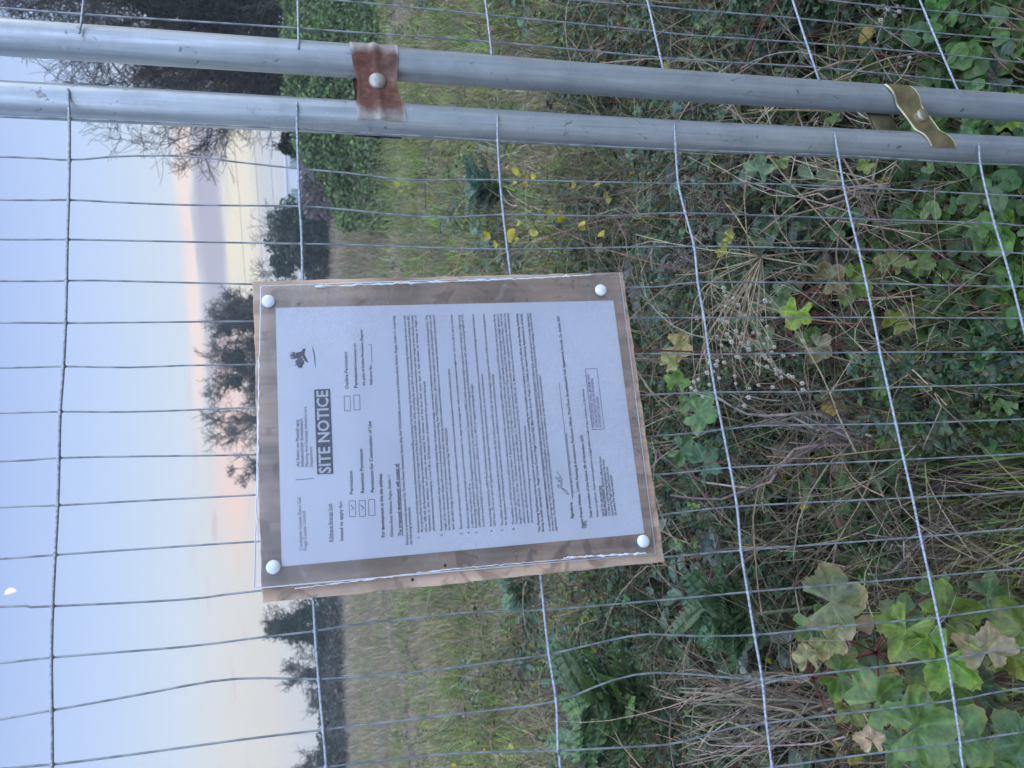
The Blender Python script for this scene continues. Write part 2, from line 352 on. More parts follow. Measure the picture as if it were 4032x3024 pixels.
HW = {1:[(268,351),(273,467),(273,630),(270,787),(265,943),(262,1106),(258,1272),(250,1443),(237,1621),(232,1803),(227,1990),(217,2185),(207,2387),(202,2589),(204,2797),(205,3011),(200,3172),(200,3350)],
2:[(1169,403),(1170,507),(1175,664),(1181,812),(1189,960),(1200,1500),(1222,2100),(1241,2485),(1255,2674),(1273,2875),(1285,3020),(1290,3190)],
3:[(1960,452),(1960,555),(1969,708),(1982,845),(1998,981),(2060,1500),(2110,2060),(2142,2401),(2162,2576),(2190,2761),(2198,2955),(2215,3110)],
4:[(2656,491),(2661,589),(2671,723),(2698,837),(2733,970),(2748,1112),(2772,1250),(2792,1395),(2817,1545),(2846,1692),(2875,1841),(2902,1994),(2918,2167),(2944,2331),(2971,2500),(3001,2675),(3018,2847),(3040,3021),(3060,3180)],
5:[(3286,526),(3301,612),(3323,736),(3351,861),(3381,982),(3411,1116),(3439,1250),(3465,1387),(3496,1526),(3527,1666),(3559,1809),(3593,1959),(3625,2114),(3659,2270),(3694,2434),(3728,2593),(3756,2758),(3781,2922),(3805,3090)],
6:[(3855,564),(3860,645),(3886,765),(3916,881),(3950,994),(3988,1126),(4020,1253),(4055,1390),(4090,1530),(4125,1670),(4165,1820),(4200,1965),(4240,2120),(4290,2400),(4360,2750),(4420,3100)]}
fp = empty('mesh_fence', (*(FO[:2]-EX[:2]*.3), 0))
tag(fp, 'galvanised mesh fence panel that carries the wooden notice board', 'fence panel', 'mesh fence panels')
def extend(P, ztop=1.93, zbot=.06):
    P = np.array(P)
    d = (P[0]-P[min(3, len(P)-1)]); d = d/abs(d[2]) if abs(d[2]) > 1e-6 else np.array([0, 0, 1.])
    if P[0][2] < ztop: P = np.vstack([P[0]+d*(ztop-P[0][2]), P])
    e = P[-1]-P[-min(4, len(P))]; e = e/abs(e[2])
    if P[-1][2] > zbot: P = np.vstack([P, P[-1]+e*(P[-1][2]-zbot)])
    return P
def wire(pts, r, mat, name, par, n=60, sides=8):
    a = Acc(); tube1(a, smoothpath(pts, n), r, (.4, .4, .4), sides)
    return a.build(name, mat, par)
for k, pl in enumerate(VW):
    pts = extend([hit(x, y, -.0018) for x, y in pl])
    wire(pts, .00115, M_vw, 'vertical_wire', fp, 70, 6)
for k in range(6):                        # the panel goes on past the photo's edge
    b0 = FO - EX*(.86+.05*k); wire([b0+EZ*.3-FN*.0018, b0-EZ*1.5-FN*.0018], .00115, M_vw, 'vertical_wire', fp, 8, 6)
for k, pl in HW.items():
    P = [hit(x, y, .0012) for x, y in pl]
    e = P[-1]-P[-3]; e[2] *= .2; e /= np.linalg.norm(e); P.append(P[-1]+e*.3)
    wire(P, .0017, M_hw, 'horizontal_wire', fp, 110, 8)
wd_ = Acc()
WELD = {h: [p for p in pl if h != 0] for h, pl in HW.items()}
for h, pl in WELD.items():
    for j, (x_, y_) in enumerate(pl):
        if h in (1, 4, 5, 6) and j > 0 or h in (2, 3) and (0 < j < 5 or j > 6):
            c0 = hit(x_, y_, 0); tube1(wd_, [c0-EX*.0032, c0-EX*.0012, c0+EX*.0012, c0+EX*.0032], [.0012, .0026, .0026, .0012], (.3, .3, .3), 8)
wo_ = wd_.build('weld_spots', M_hw, fp); wo_['kind'] = 'stuff'
T2 = [(0, 390), (1350, 461), (2700, 536), (4032, 594)]
T1 = [(0, 146), (1350, 238), (2700, 338.5), (4032, 426)]
RT = .0215
def tube(pl, off, par, nudge=0):
    P = [hit(x, y, off) for x, y in pl]
    P = extend(P, 1.97, .08)
    a = Acc(); n = 40; pts = smoothpath(P, n)
    tube1(a, pts, RT, (.4, .4, .4), 28)
    return a.build('post', M_tube, par), pts
t2o, T2P = tube(T2, -(RT+.001), fp)
fp2 = empty('mesh_fence', (*(FO2[:2]+EX2[:2]*.3), 0))
tag(fp2, 'galvanised mesh fence panel clamped beside the first, with no notice on it', 'fence panel', 'mesh fence panels')
t1o, T1P = tube(T1, -(RT-.002), fp2)
V2 = [[(0,31),(323,56),(1169,110),(1350,124),(1924,164),(2700,234),(3212,265),(3749,316),(3996,339)],
      [(1350,3),(1918,58),(2571,122),(2700,137),(3176,169),(3719,214),(4032,247)],
      [(2265,0),(2555,21),(2700,37),(3143,72),(3673,128),(4032,158)],
      [(3261,0),(3640,39),(4032,78)]]
V2[1] = [(0,-130),(700,-55)]+V2[1]
V2[2] = [(0,-290),(1300,-105)]+V2[2]
V2[3] = [(0,-460),(1500,-220)]+V2[3]
for pl in V2:
    pts = extend([hit(x, y, -.0018, FO2, FN2) for x, y in pl])
    wire(pts, .00115, M_vw, 'vertical_wire', fp2, 40, 6)
for k in range(5):
    b0 = hit(0, -620, 0, FO2, FN2)+EX2*.05*k; wire([b0, b0*[1, 1, 0]+[0, 0, .06]], .00115, M_vw, 'vertical_wire', fp2, 8, 6)
H2 = [[(311,131),(330,0)],[(1175,192),(1173,0)],[(1939,240),(1911,0)],[(2616,293),(2549,0)],[(3230,331),(3121,0)],[(3782,380),(3622,0)]]
for pl in H2:
    P = [hit(x, y, .0012, FO2, FN2) for x, y in pl]
    e = P[1]-P[0]; e /= np.linalg.norm(e); e[2] *= .3; P.append(P[1]+e*.5)
    P[0] = P[0]
    wire(P, .0017, M_hw, 'horizontal_wire', fp2, 14, 8)

# clamps over the two posts
def frame_at(x):
    z2 = hit(x, np.interp(x, [p[0] for p in T2], [p[1] for p in T2]), -.02)[2]
    c2 = np.array([np.interp(-z2, -T2P[:, 2], T2P[:, i]) for i in range(3)])
    c1 = np.array([np.interp(-z2, -T1P[:, 2], T1P[:, i]) for i in range(3)])
    a = c1-c2; D = np.linalg.norm(a); a /= D
    n = np.cross(a, np.array([0, 0, 1.])); n /= np.linalg.norm(n); zz = np.cross(n, a)
    return (c1+c2)/2, a, n, -zz if zz[2] < 0 else zz, D
def saddle(O, a, n, z, D, sgn, shear, wid, waist, rib, ext, mat, name, par, zoff=0, dip=.006, thick=.0025):
    """pressed steel strap lying over both posts: profile across (s), width along the posts (q)"""
    ns, nq = 60, 17; S = np.linspace(-D/2-ext, D/2+ext, ns); R = RT+.0012
    prof = []
    for s in S:
        d = min(abs(s-D/2), abs(s+D/2))
        h = math.sqrt(max(R*R-min(d, R)**2, 0))
        inner = abs(s) < D/2
        h = max(h, (R*.62) if inner else 0.0)
        prof.append(h)
    prof = np.array(prof); ker = np.ones(5)/5; pf = np.convolve(np.pad(prof, 2, 'edge'), ker, 'valid')
    V = []; rust = []
    for lay in (0, 1):
        for i, s in enumerate(S):
            tt = s/(D/2+ext)
            hw = wid/2*(1-waist*math.exp(-(tt/.45)**2))
            for j in range(nq):
                q = (j/(nq-1)*2-1)*hw
                hh = pf[i] + rib*math.exp(-(q/.0045)**2)*(.4+.6*abs(tt)) + lay*thick + .0015*(abs(q)/hw)**3*math.exp(-(tt/.5)**2)
                V.append(O + a*s + n*hh*sgn + z*(q - shear*s + zoff))
                e = abs(tt)*.92+.25*(abs(q)/hw)**4*0+ .10*mnoise.noise(Vector((s*60, q*60, 3)))
                rust.append(max(0, min(1, (0.84-e-.10*(abs(q)/hw)**3)*5)))
    V = np.array(V); idx = np.arange(2*ns*nq).reshape(2, ns, nq)
    qs = [np.stack([idx[l][:-1, :-1], idx[l][:-1, 1:], idx[l][1:, 1:], idx[l][1:, :-1]], -1).reshape(-1, 4) for l in (0, 1)]
    for sl in ((slice(None), 0), (slice(None), nq-1)):
        A, B = idx[0][sl], idx[1][sl]; qs.append(np.stack([A[:-1], A[1:], B[1:], B[:-1]], -1))
    for sl in ((0, slice(None)), (ns-1, slice(None))):
        A, B = idx[0][sl], idx[1][sl]; qs.append(np.stack([A[:-1], A[1:], B[1:], B[:-1]], -1))
    o = mkmesh(name, V, [np.concatenate(qs)], mat, None, None, True, {'rust': rust}); own(o, par)
    return o
def dome(O, n, r, h, mat, name, par, rim=0.0, flat=0.0):
    n = np.asarray(n)/np.linalg.norm(n); u = np.cross(n, [0, 0, 1.]); u /= np.linalg.norm(u); v = np.cross(n, u)
    prof = [(r, 0), (r*1.0, rim)]+[(r*math.cos(t), rim+h*math.sin(t)) for t in np.linspace(.12, 1.5, 8)]
    V = []; ns = 28
    for rr, hh in prof:
        for k in range(ns):
            A = 2*math.pi*k/ns; V.append(O+u*rr*math.cos(A)+v*rr*math.sin(A)+n*hh)
    V.append(O+n*(rim+h)); q = [(i*ns+k, i*ns+(k+1) % ns, (i+1)*ns+(k+1) % ns, (i+1)*ns+k) for i in range(len(prof)-1) for k in range(ns)]
    tr = [((len(prof)-1)*ns+k, (len(prof)-1)*ns+(k+1) % ns, len(V)-1) for k in range(ns)]
    o = mkmesh(name, np.array(V), q+tr, mat, smooth=True); own(o, par); return o
mr, t, b = newmat('rusty_steel')
at_ = t.nodes.new('ShaderNodeAttribute'); at_.attribute_name = 'rust'
tcn = t.nodes.new('ShaderNodeTexCoord'); n1 = t.nodes.new('ShaderNodeTexNoise'); n1.inputs['Scale'].default_value = 90; n1.inputs['Detail'].default_value = 8; n1.inputs['Roughness'].default_value = .7; t.links.new(tcn.outputs['Object'], n1.inputs[0])
n2 = t.nodes.new('ShaderNodeTexNoise'); n2.inputs['Scale'].default_value = 28; n2.inputs['Detail'].default_value = 4; t.links.new(tcn.outputs['Object'], n2.inputs[0])
rc = ramp(n1.outputs[0], [(.3, (.075, .030, .022)), (.55, (.145, .055, .036)), (.75, (.28, .13, .08))], t)
gc = ramp(n1.outputs[0], [(.3, (.22, .20, .17)), (.7, (.42, .40, .36))], t)
fz = mth('ADD', at_.outputs['Fac'], mth('MULTIPLY', mth('SUBTRACT', n2.outputs[0], .5, t), 1.2, t), t, clamp=True)
t.links.new(mixc(fz, gc, rc, t), b.inputs['Base Color']); b.inputs['Roughness'].default_value = .75; b.inputs['Metallic'].default_value = .15
bp = t.nodes.new('ShaderNodeBump'); bp.inputs['Strength'].default_value = .4; bp.inputs['Distance'].default_value = .001; t.links.new(n1.outputs[0], bp.inputs['Height']); t.links.new(bp.outputs[0], b.inputs['Normal'])
M_rust = mr
M_bolt = plain('zinc_bolt', (.42, .40, .35), .45, .6, .3, 120, .3, 200)
M_brass = plain('passivated_zinc', (.38, .34, .20), .34, .85, .35, 45, .2, 120)
M_brass2 = plain('passivated_bolt', (.36, .33, .25), .38, .8, .2, 80)
O, a, n, z, D = frame_at(1490)
k1 = empty('fence_clamp', O); tag(k1, 'rusty brown steel clamp bolted across the two posts near the notice top', 'fence clamp', 'clamps joining the two posts')
if n @ FN < 0: n = -n
saddle(O, a, n, z, D, 1, -.05, .062, .17, .0040, .014, M_rust, 'front_strap', k1)
saddle(O, a, -n, z, D, 1, .0, .062, .10, .0035, .020, M_rust, 'back_strap', k1)
dome(O+n*(RT*.62+.003)+a*.003, n, .0115, .0065, M_bolt, 'bolt_head', k1, .0015)
O, a, n, z, D = frame_at(3600)
if n @ FN < 0: n = -n
k2 = empty('fence_clamp', O); tag(k2, 'brassy olive metal clamp tilted across the two posts near the ground', 'fence clamp', 'clamps joining the two posts')
saddle(O, a, n, z, D, 1, -.62, .046, .02, .0, .012, M_brass, 'front_strap', k2, -.004)
saddle(O, a, -n, z, D, 1, -.30, .046, .02, .0, .012, M_brass, 'back_strap', k2, .030)
dome(O+n*(RT*.62+.002)-z*.010+a*.003, n, .0105, .004, M_brass2, 'bolt_head', k2, .005)

# rubber foot under the posts
fo = empty('rubber_block', (*(T1P[-1][:2]*.5+T2P[-1][:2]*.5), 0))
fr = plain('dark_rubber', (.035, .037, .042), .8, 0, .35, 25, .4, 60)
ctr = (T1P[-1]+T2P[-1])/2; ctr[2] = 0
def foot(prof_l, prof_h, wid):
    L = prof_l; V = []; Fq = []; ny = 14
    sec = [(-1, 0), (-1, .75), (-.86, 1), (-.3, 1), (.3, 1), (.86, 1), (1, .75), (1, 0)]
    for i in range(ny):
        s = -1+2*i/(ny-1); taper = 1-.10*abs(s)**6; hh = prof_h*(1-.22*abs(s)**5)
        for (p, q) in sec: V.append(ctr + FN*(-s*L/2) + EX*(p*wid/2*taper) + np.array([0, 0, q*hh]))
    m_ = len(sec)
    for i in range(ny-1):
        for j in range(m_-1): Fq.append((i*m_+j, i*m_+j+1, (i+1)*m_+j+1, (i+1)*m_+j))
    Fq.append(tuple(range(m_))); Fq.append(tuple((ny-1)*m_+j for j in range(m_-1, -1, -1)))
    return mkmesh('foot_block', np.array(V), Fq, fr)
own(foot(.70, .10, .20), fo); tag(fo, 'dark grey rubber block on the ground holding the two posts', 'fence foot')

# ------------------------------------------------------------------ site notice
sn = empty('site_notice', hit(1790, 1740, .02)); tag(sn, 'weathered plywood board with a laminated planning notice under clear plastic', 'notice board')
def quad3(c, off): return [hit(x, y, off) for x, y in c]
def bil(Q, s, t): return (Q[0]*(1-s)*(1-t)+Q[1]*s*(1-t)+Q[2]*s*t+Q[3]*(1-s)*t)
# corners: top-left, top-right, bottom-right, bottom-left as one reads the notice
WF = quad3([(1032.5, 2375), (994.5, 1108.5), (2452, 1071), (2617, 2212)], .026)
PF = quad3([(1001, 2316), (1028, 1126), (2441.5, 1077.5), (2583, 2179)], .0315)
AF = quad3([(1109, 2231), (1085, 1212), (2415, 1183), (2537, 2101)], .0275)
def slab(Q, th, mat, name, par, rough=0.0, nseg=60, bev=0.0):
    """edge-subdivided slab, slightly ragged edges"""
    loop = []
    for e in range(4):
        A, B = Q[e], Q[(e+1) % 4]
        dvec = (B-A)/np.linalg.norm(B-A); outv = np.cross(dvec, FN)
        for i in range(nseg):
            s = i/nseg; p = A*(1-s)+B*s
            if rough and 0 < i: p = p+outv*(mnoise.noise(Vector((e*7+s*22, 1.3, 0)))*rough+mnoise.noise(Vector((e*7+s*90, 5, 0)))*rough*.6)
            loop.append(p)
    L = np.array(loop); n_ = len(L); cen = L.mean(0)
    inner = cen+(L-cen)*(1-bev)
    V = np.vstack([inner, L-FN*(.0004 if bev else 0), L-FN*th, cen[None], (cen-FN*th)[None]])
    Fq = [(i, (i+1) % n_, n_+(i+1) % n_, n_+i) for i in range(n_)]+[(n_+i, n_+(i+1) % n_, 2*n_+(i+1) % n_, 2*n_+i) for i in range(n_)]
    Fq += [(3*n_, (i+1) % n_, i) for i in range(n_)]+[(3*n_+1, 2*n_+i, 2*n_+(i+1) % n_) for i in range(n_)]
    o = mkmesh(name, V, [list(q) for q in Fq], mat); own(o, par); return o
mw, t, b = newmat('weathered_plywood')
tcn = t.nodes.new('ShaderNodeTexCoord'); mp = t.nodes.new('ShaderNodeMapping'); mp.inputs['Scale'].default_value = (70, 70, 4); t.links.new(tcn.outputs['Object'], mp.inputs[0])
n1 = t.nodes.new('ShaderNodeTexNoise'); n1.inputs['Scale'].default_value = 1; n1.inputs['Detail'].default_value = 8; n1.inputs['Distortion'].default_value = .8; t.links.new(mp.outputs[0], n1.inputs[0])
n2 = t.nodes.new('ShaderNodeTexNoise'); n2.inputs['Scale'].default_value = 11; n2.inputs['Detail'].default_value = 6; t.links.new(tcn.outputs['Object'], n2.inputs[0])
n4 = t.nodes.new('ShaderNodeTexNoise'); n4.inputs['Scale'].default_value = 55; n4.inputs['Detail'].default_value = 3; t.links.new(tcn.outputs['Object'], n4.inputs[0])
c1 = ramp(n1.outputs[0], [(.25, (.27, .205, .155)), (.5, (.43, .34, .265)), (.75, (.56, .45, .35))], t)
c2 = mixc(.75, c1, ramp(n2.outputs[0], [(.34, (.46, .39, .34)), (.5, (.98, .86, .76)), (.64, (1.35, 1.12, .96))], t), t, 'MULTIPLY')
n8 = t.nodes.new('ShaderNodeTexNoise'); n8.inputs['Scale'].default_value = 26; n8.inputs['Detail'].default_value = 5; n8.inputs['Distortion'].default_value = 1.2; t.links.new(tcn.outputs['Object'], n8.inputs[0])
c2 = mixc(ramp(n8.outputs[0], [(.56, g(0)), (.64, g(.6))], t), c2, (.17, .11, .075), t)
c2 = mixc(ramp(n8.outputs[0], [(.30, g(.55)), (.40, g(0))], t), c2, (.52, .47, .42), t)
c3 = mixc(ramp(n4.outputs[0], [(.68, g(0)), (.74, g(.75))], t), c2, (.06, .045, .04), t)
t.links.new(c3, b.inputs['Base Color']); b.inputs['Roughness'].default_value = .7
bp = t.nodes.new('ShaderNodeBump'); bp.inputs['Strength'].default_value = .3; bp.inputs['Distance'].default_value = .001; t.links.new(n1.outputs[0], bp.inputs['Height']); t.links.new(bp.outputs[0], b.inputs['Normal'])
M_wood = mw
board = slab(WF, .016, M_wood, 'backing_board', sn, .0012, 70, .004)
# paper
mpap, t, b = newmat('printed_paper')
tcn = t.nodes.new('ShaderNodeTexCoord'); n1 = t.nodes.new('ShaderNodeTexNoise'); n1.inputs['Scale'].default_value = 9; n1.inputs['Detail'].default_value = 5; t.links.new(tcn.outputs['Object'], n1.inputs[0])
n2 = t.nodes.new('ShaderNodeTexNoise'); n2.inputs['Scale'].default_value = 3.2; n2.inputs['Detail'].default_value = 2; t.links.new(tcn.outputs['Object'], n2.inputs[0])
c1 = ramp(n1.outputs[0], [(.35, (.84, .84, .90)), (.6, (.90, .90, .96))], t)
t.links.new(c1, b.inputs['Base Color']); b.inputs['Roughness'].default_value = .5
bp = t.nodes.new('ShaderNodeBump'); bp.inputs['Strength'].default_value = .25; bp.inputs['Distance'].default_value = .004; t.links.new(n2.outputs[0], bp.inputs['Height']); t.links.new(bp.outputs[0], b.inputs['Normal'])
paper = slab(AF, .0004, mpap, 'paper', sn, 0, 2, 0)
# paper coordinates
def toST(x, y):
    p = hit(x, y, .0280); s, t_ = .5, .5
    A = quadA
    for _ in range(12):
        r = p-bil(A, s, t_); ds = (A[1]-A[0])*(1-t_)+(A[2]-A[3])*t_; dt = (A[3]-A[0])*(1-s)+(A[2]-A[1])*s
        m = np.stack([ds, dt], 1); d, *_ = np.linalg.lstsq(m, r, rcond=None); s += d[0]; t_ += d[1]
    return np.array([s, t_])
quadA = quad3([(1109, 2231), (1085, 1212), (2415, 1183), (2537, 2101)], .0280)
PW, PH = .297, .420
def st3(s, t_, lift=0): return bil(quadA, s, t_)+FN*lift
def z1(x, y): return (980+x/1.238, 1060+y/1.238)
def z2(x, y): return (1500+x/2.5517, 1150+y/2.5517)
def z3(x, y): return (1500+x/2.5517, 1700+y/2.5517)
def z4(x, y): return (2000+x/2.5523, 1100+y/2.5523)
def z5(x, y): return (2000+x/2.5523, 1650+y/2.5523)
M_ink = plain('black_ink', (.035, .035, .05), .6); M_grey = plain('grey_ink', (.22, .21, .27), .6)
M_navy = plain('dark_banner_ink', (.030, .035, .075), .5); M_white = plain('banner_white', (.72, .73, .76), .6); M_purple = plain('purple_stamp_ink', (.14, .08, .26), .6)
def text_mesh(txt, offset=0.0):
    cu = bpy.data.curves.new('t', 'FONT'); cu.body = txt; cu.size = 1; cu.offset = offset; cu.resolution_u = 2; cu.fill_mode = 'FRONT'
    ob = bpy.data.objects.new('t', cu); C.objects.link(ob)
    dg = bpy.context.evaluated_depsgraph_get(); me = bpy.data.meshes.new_from_object(ob.evaluated_get(dg))
    n_ = len(me.vertices); v = np.zeros(n_*3); me.vertices.foreach_get('co', v); v = v.reshape(-1, 3)
    fs = [list(p.vertices) for p in me.polygons]
    bpy.data.objects.remove(ob); bpy.data.curves.remove(cu); bpy.data.meshes.remove(me)
    return v, fs
class Print:
    def __init__(s): s.v = []; s.f = []; s.n = 0
    def add(s, v, f): s.v.append(np.asarray(v)); s.f += [[i+s.n for i in q] for q in f]; s.n += len(v)
    def line(s, txt, a, b_, cap, offset=.012):
        cap = cap*1.46 if cap < 5 else cap; offset *= .45
        """text fitted between photo points a,b_; cap = capital height as a share of paper height * .42 m (given in mm)"""
        v, f = text_mesh(txt, offset); A, B = toST(*a), toST(*b_)
        x0, x1 = v[:, 0].min(), v[:, 0].max(); k = (v[:, 0]-x0)/(x1-x0)
        hgt = cap/1000/PH/.70
        dirn = B-A; P = np.array([st3(A[0]+dirn[0]*kk, A[1]+dirn[1]*kk-yy*hgt, .0002) for kk, yy in zip(k, v[:, 1])])
        s.add(P, f)
    def poly(s, pts, lift=.0001):
        P = [st3(*toST(*p), lift) for p in pts]; s.add(P, [list(range(len(P)))])
    def stroke(s, pts, wd, lift=.0002):
        Q = np.array([st3(*toST(*p), lift) for p in pts])
        T = np.gradient(Q, axis=0); T /= np.linalg.norm(T, axis=1, keepdims=True); Nn = np.cross(T, FN)*(np.asarray(wd).reshape(-1, 1) if np.ndim(wd) else wd)/2
        V = np.vstack([Q-Nn, Q+Nn]); k = len(Q); s.add(V, [[i, i+1, k+i+1, k+i] for i in range(k-1)])
    def build(s, name, mat, par, label=None):
        o = mkmesh(name, np.concatenate(s.v), s.f, mat); own(o, par)
        if label: o['label'] = label
        return o
hd = Print()
hd.line('Comhairle Contae Fhine Gall', z1(262,1370), z1(253,1112), 2.5); hd.line('Fingal County Council', z1(284,1370), z1(275,1180), 2.5)
hd.build('heading_text', M_grey, paper)
hb = Print()
hb.line('An Roinn um Pleanáil agus', z1(247,962), z1(242,733), 2.5, .03); hb.line('Infrastruchtúr Straitéiseach', z1(268,962), z1(262,728), 2.5, .03)
hb.line('Planning And Strategic Infrastructure', z1(290,962), z1(281,670), 2.4, .01); hb.line('Department', z1(312,962), z1(308,865), 2.4, .01)
hb.stroke([z1(228,1027), z1(318,1020)], .0007)
hb.build('department_text', plain('slate_ink', (.11, .10, .15), .6), paper)
bn = Print(); bn.poly([z1(333,1000), z1(412,997), z1(396,583), z1(318,587)]); bo = bn.build('title_banner', M_navy, paper)
bt = Print(); bt.line('SITE NOTICE', z1(399,993), z1(384,591), 12.8, .05); bt.build('title_text', M_white, paper)
# bird emblem above a curved line
lg = Print()
def lz(pts): return [z1(*p) for p in pts]
lg.stroke(lz([(308,376),(314,395),(319,420),(322,450),(325,482)]), [.0003, .0012, .0015, .0010, .0003])
lg.poly(lz([(268,388),(262,393),(252,402),(240,404),(228,410),(222,428),(230,436),(244,436),(256,428),(264,416),(270,404)]))     # far wing, dark
for a_, b_ in (((226,410),(206,404)),((224,416),(199,412)),((223,421),(196,421)),((223,427),(200,429)),((226,433),(204,437))): lg.stroke(lz([a_, b_]), [.0020, .0006])
lg.poly(lz([(276,386),(264,388),(262,398),(270,410),(276,424),(284,440),(289,452),(283,455),(274,446),(268,436),(262,428),(262,415),(266,404)]))     # head and body
lg.stroke(lz([(262,390),(257,387)]), [.0012, .0003])
for a_, b_ in (((262,436),(234,470)),((264,442),(240,476)),((266,448),(247,480)),((268,454),(254,481)),((258,432),(230,462)),((254,430),(226,452))): lg.stroke(lz([a_, b_]), [.0009, .0016])
lg.stroke(lz([(268,430),(252,440),(236,452),(226,470)]), .0008)
lg.stroke(lz([(272,440),(262,456),(250,472),(240,482)]), .0008)
lg.build('bird_emblem', plain('plum_ink', (.07, .04, .09), .6), paper)
tx = Print(); sb = Print()
tx.line('Kilshane Energy Ltd.', z1(408,1328), z1(402,1142), 2.6); tx.stroke([z1(411,1328), z1(405,1142)], .0004)
sb.line('Intend to apply for:', z1(461,1323), z1(455,1128), 2.7, .03)
def cbox(x0, y0, x1, y1, tick=False):
    k = lambda x, y: z1(x, y)
    for a_, b_ in (((x0, y0), (x1, y0-1)), ((x1, y0-1), (x1+2, y1-1)), ((x1+2, y1-1), (x0+2, y1)), ((x0+2, y1), (x0, y0))): sb.stroke([k(*a_), k(*b_)], .0005)
    if tick: sb.stroke([k(x0+12, (y0+y1)/2+6), k(x0+24, (y0+y1)/2-2), k(x0+8, (y0+y1)/2-18)], [.0006, .0010, .0007])
cbox(488,1130,519,1206,True); cbox(537,1128,567,1205,True); cbox(583,1124,613,1201); cbox(464,619,493,691); cbox(510,614,540,686)
sb.line('Permission', z1(509,1096), z1(504,982), 2.8, .022); sb.line('Retention Permission', z1(563,1090), z1(554,875), 2.8, .022)
sb.line('Permission for Continuation of Use', z1(611,1087), z1(596,740), 2.8, .022); sb.line('Outline Permission', z1(486,584), z1(479,404), 2.8, .022)
sb.line('Permission', z1(530,578), z1(526,475), 2.8, .022); sb.line('Consequent on', z1(525,470), z1(521,363), 2.1, .022)
sb.line('the grant of Outline Permission (Register', z1(566,567), z1(553,293), 2.1, .022)
sb.line('Reference No.:', z1(602,562), z1(598,465), 2.2, .022); sb.stroke([z1(601,455), z1(596,374)], .0004); sb.line(')', z1(596,371), z1(596,366), 2.2)
sb.line('For development at this site address:', z1(663,1306), z1(648,996), 2.7, .03)
tx.line('Kilshane Road, Kilshane, Finglas, Dublin 11.', z1(704,1302), z1(690,998), 2.4)
sb.line('The proposed development will consist of:', z1(746,1300), z1(728,947), 2.8, .035); sb.stroke([z1(750,1300), z1(731,947)], .0006)
tx.line('Revisions to previously approved Gas Turbine Power Generation Station (Reg. Ref: FW22A/0204) at a site located at Kilshane Road, Kilshane, Finglas, Dublin 11, comprising', z1(778,1343), z1(712,228), 2.2)
tx.line('the following amendments:', z1(797,1342), z1(786,1158), 2.2)
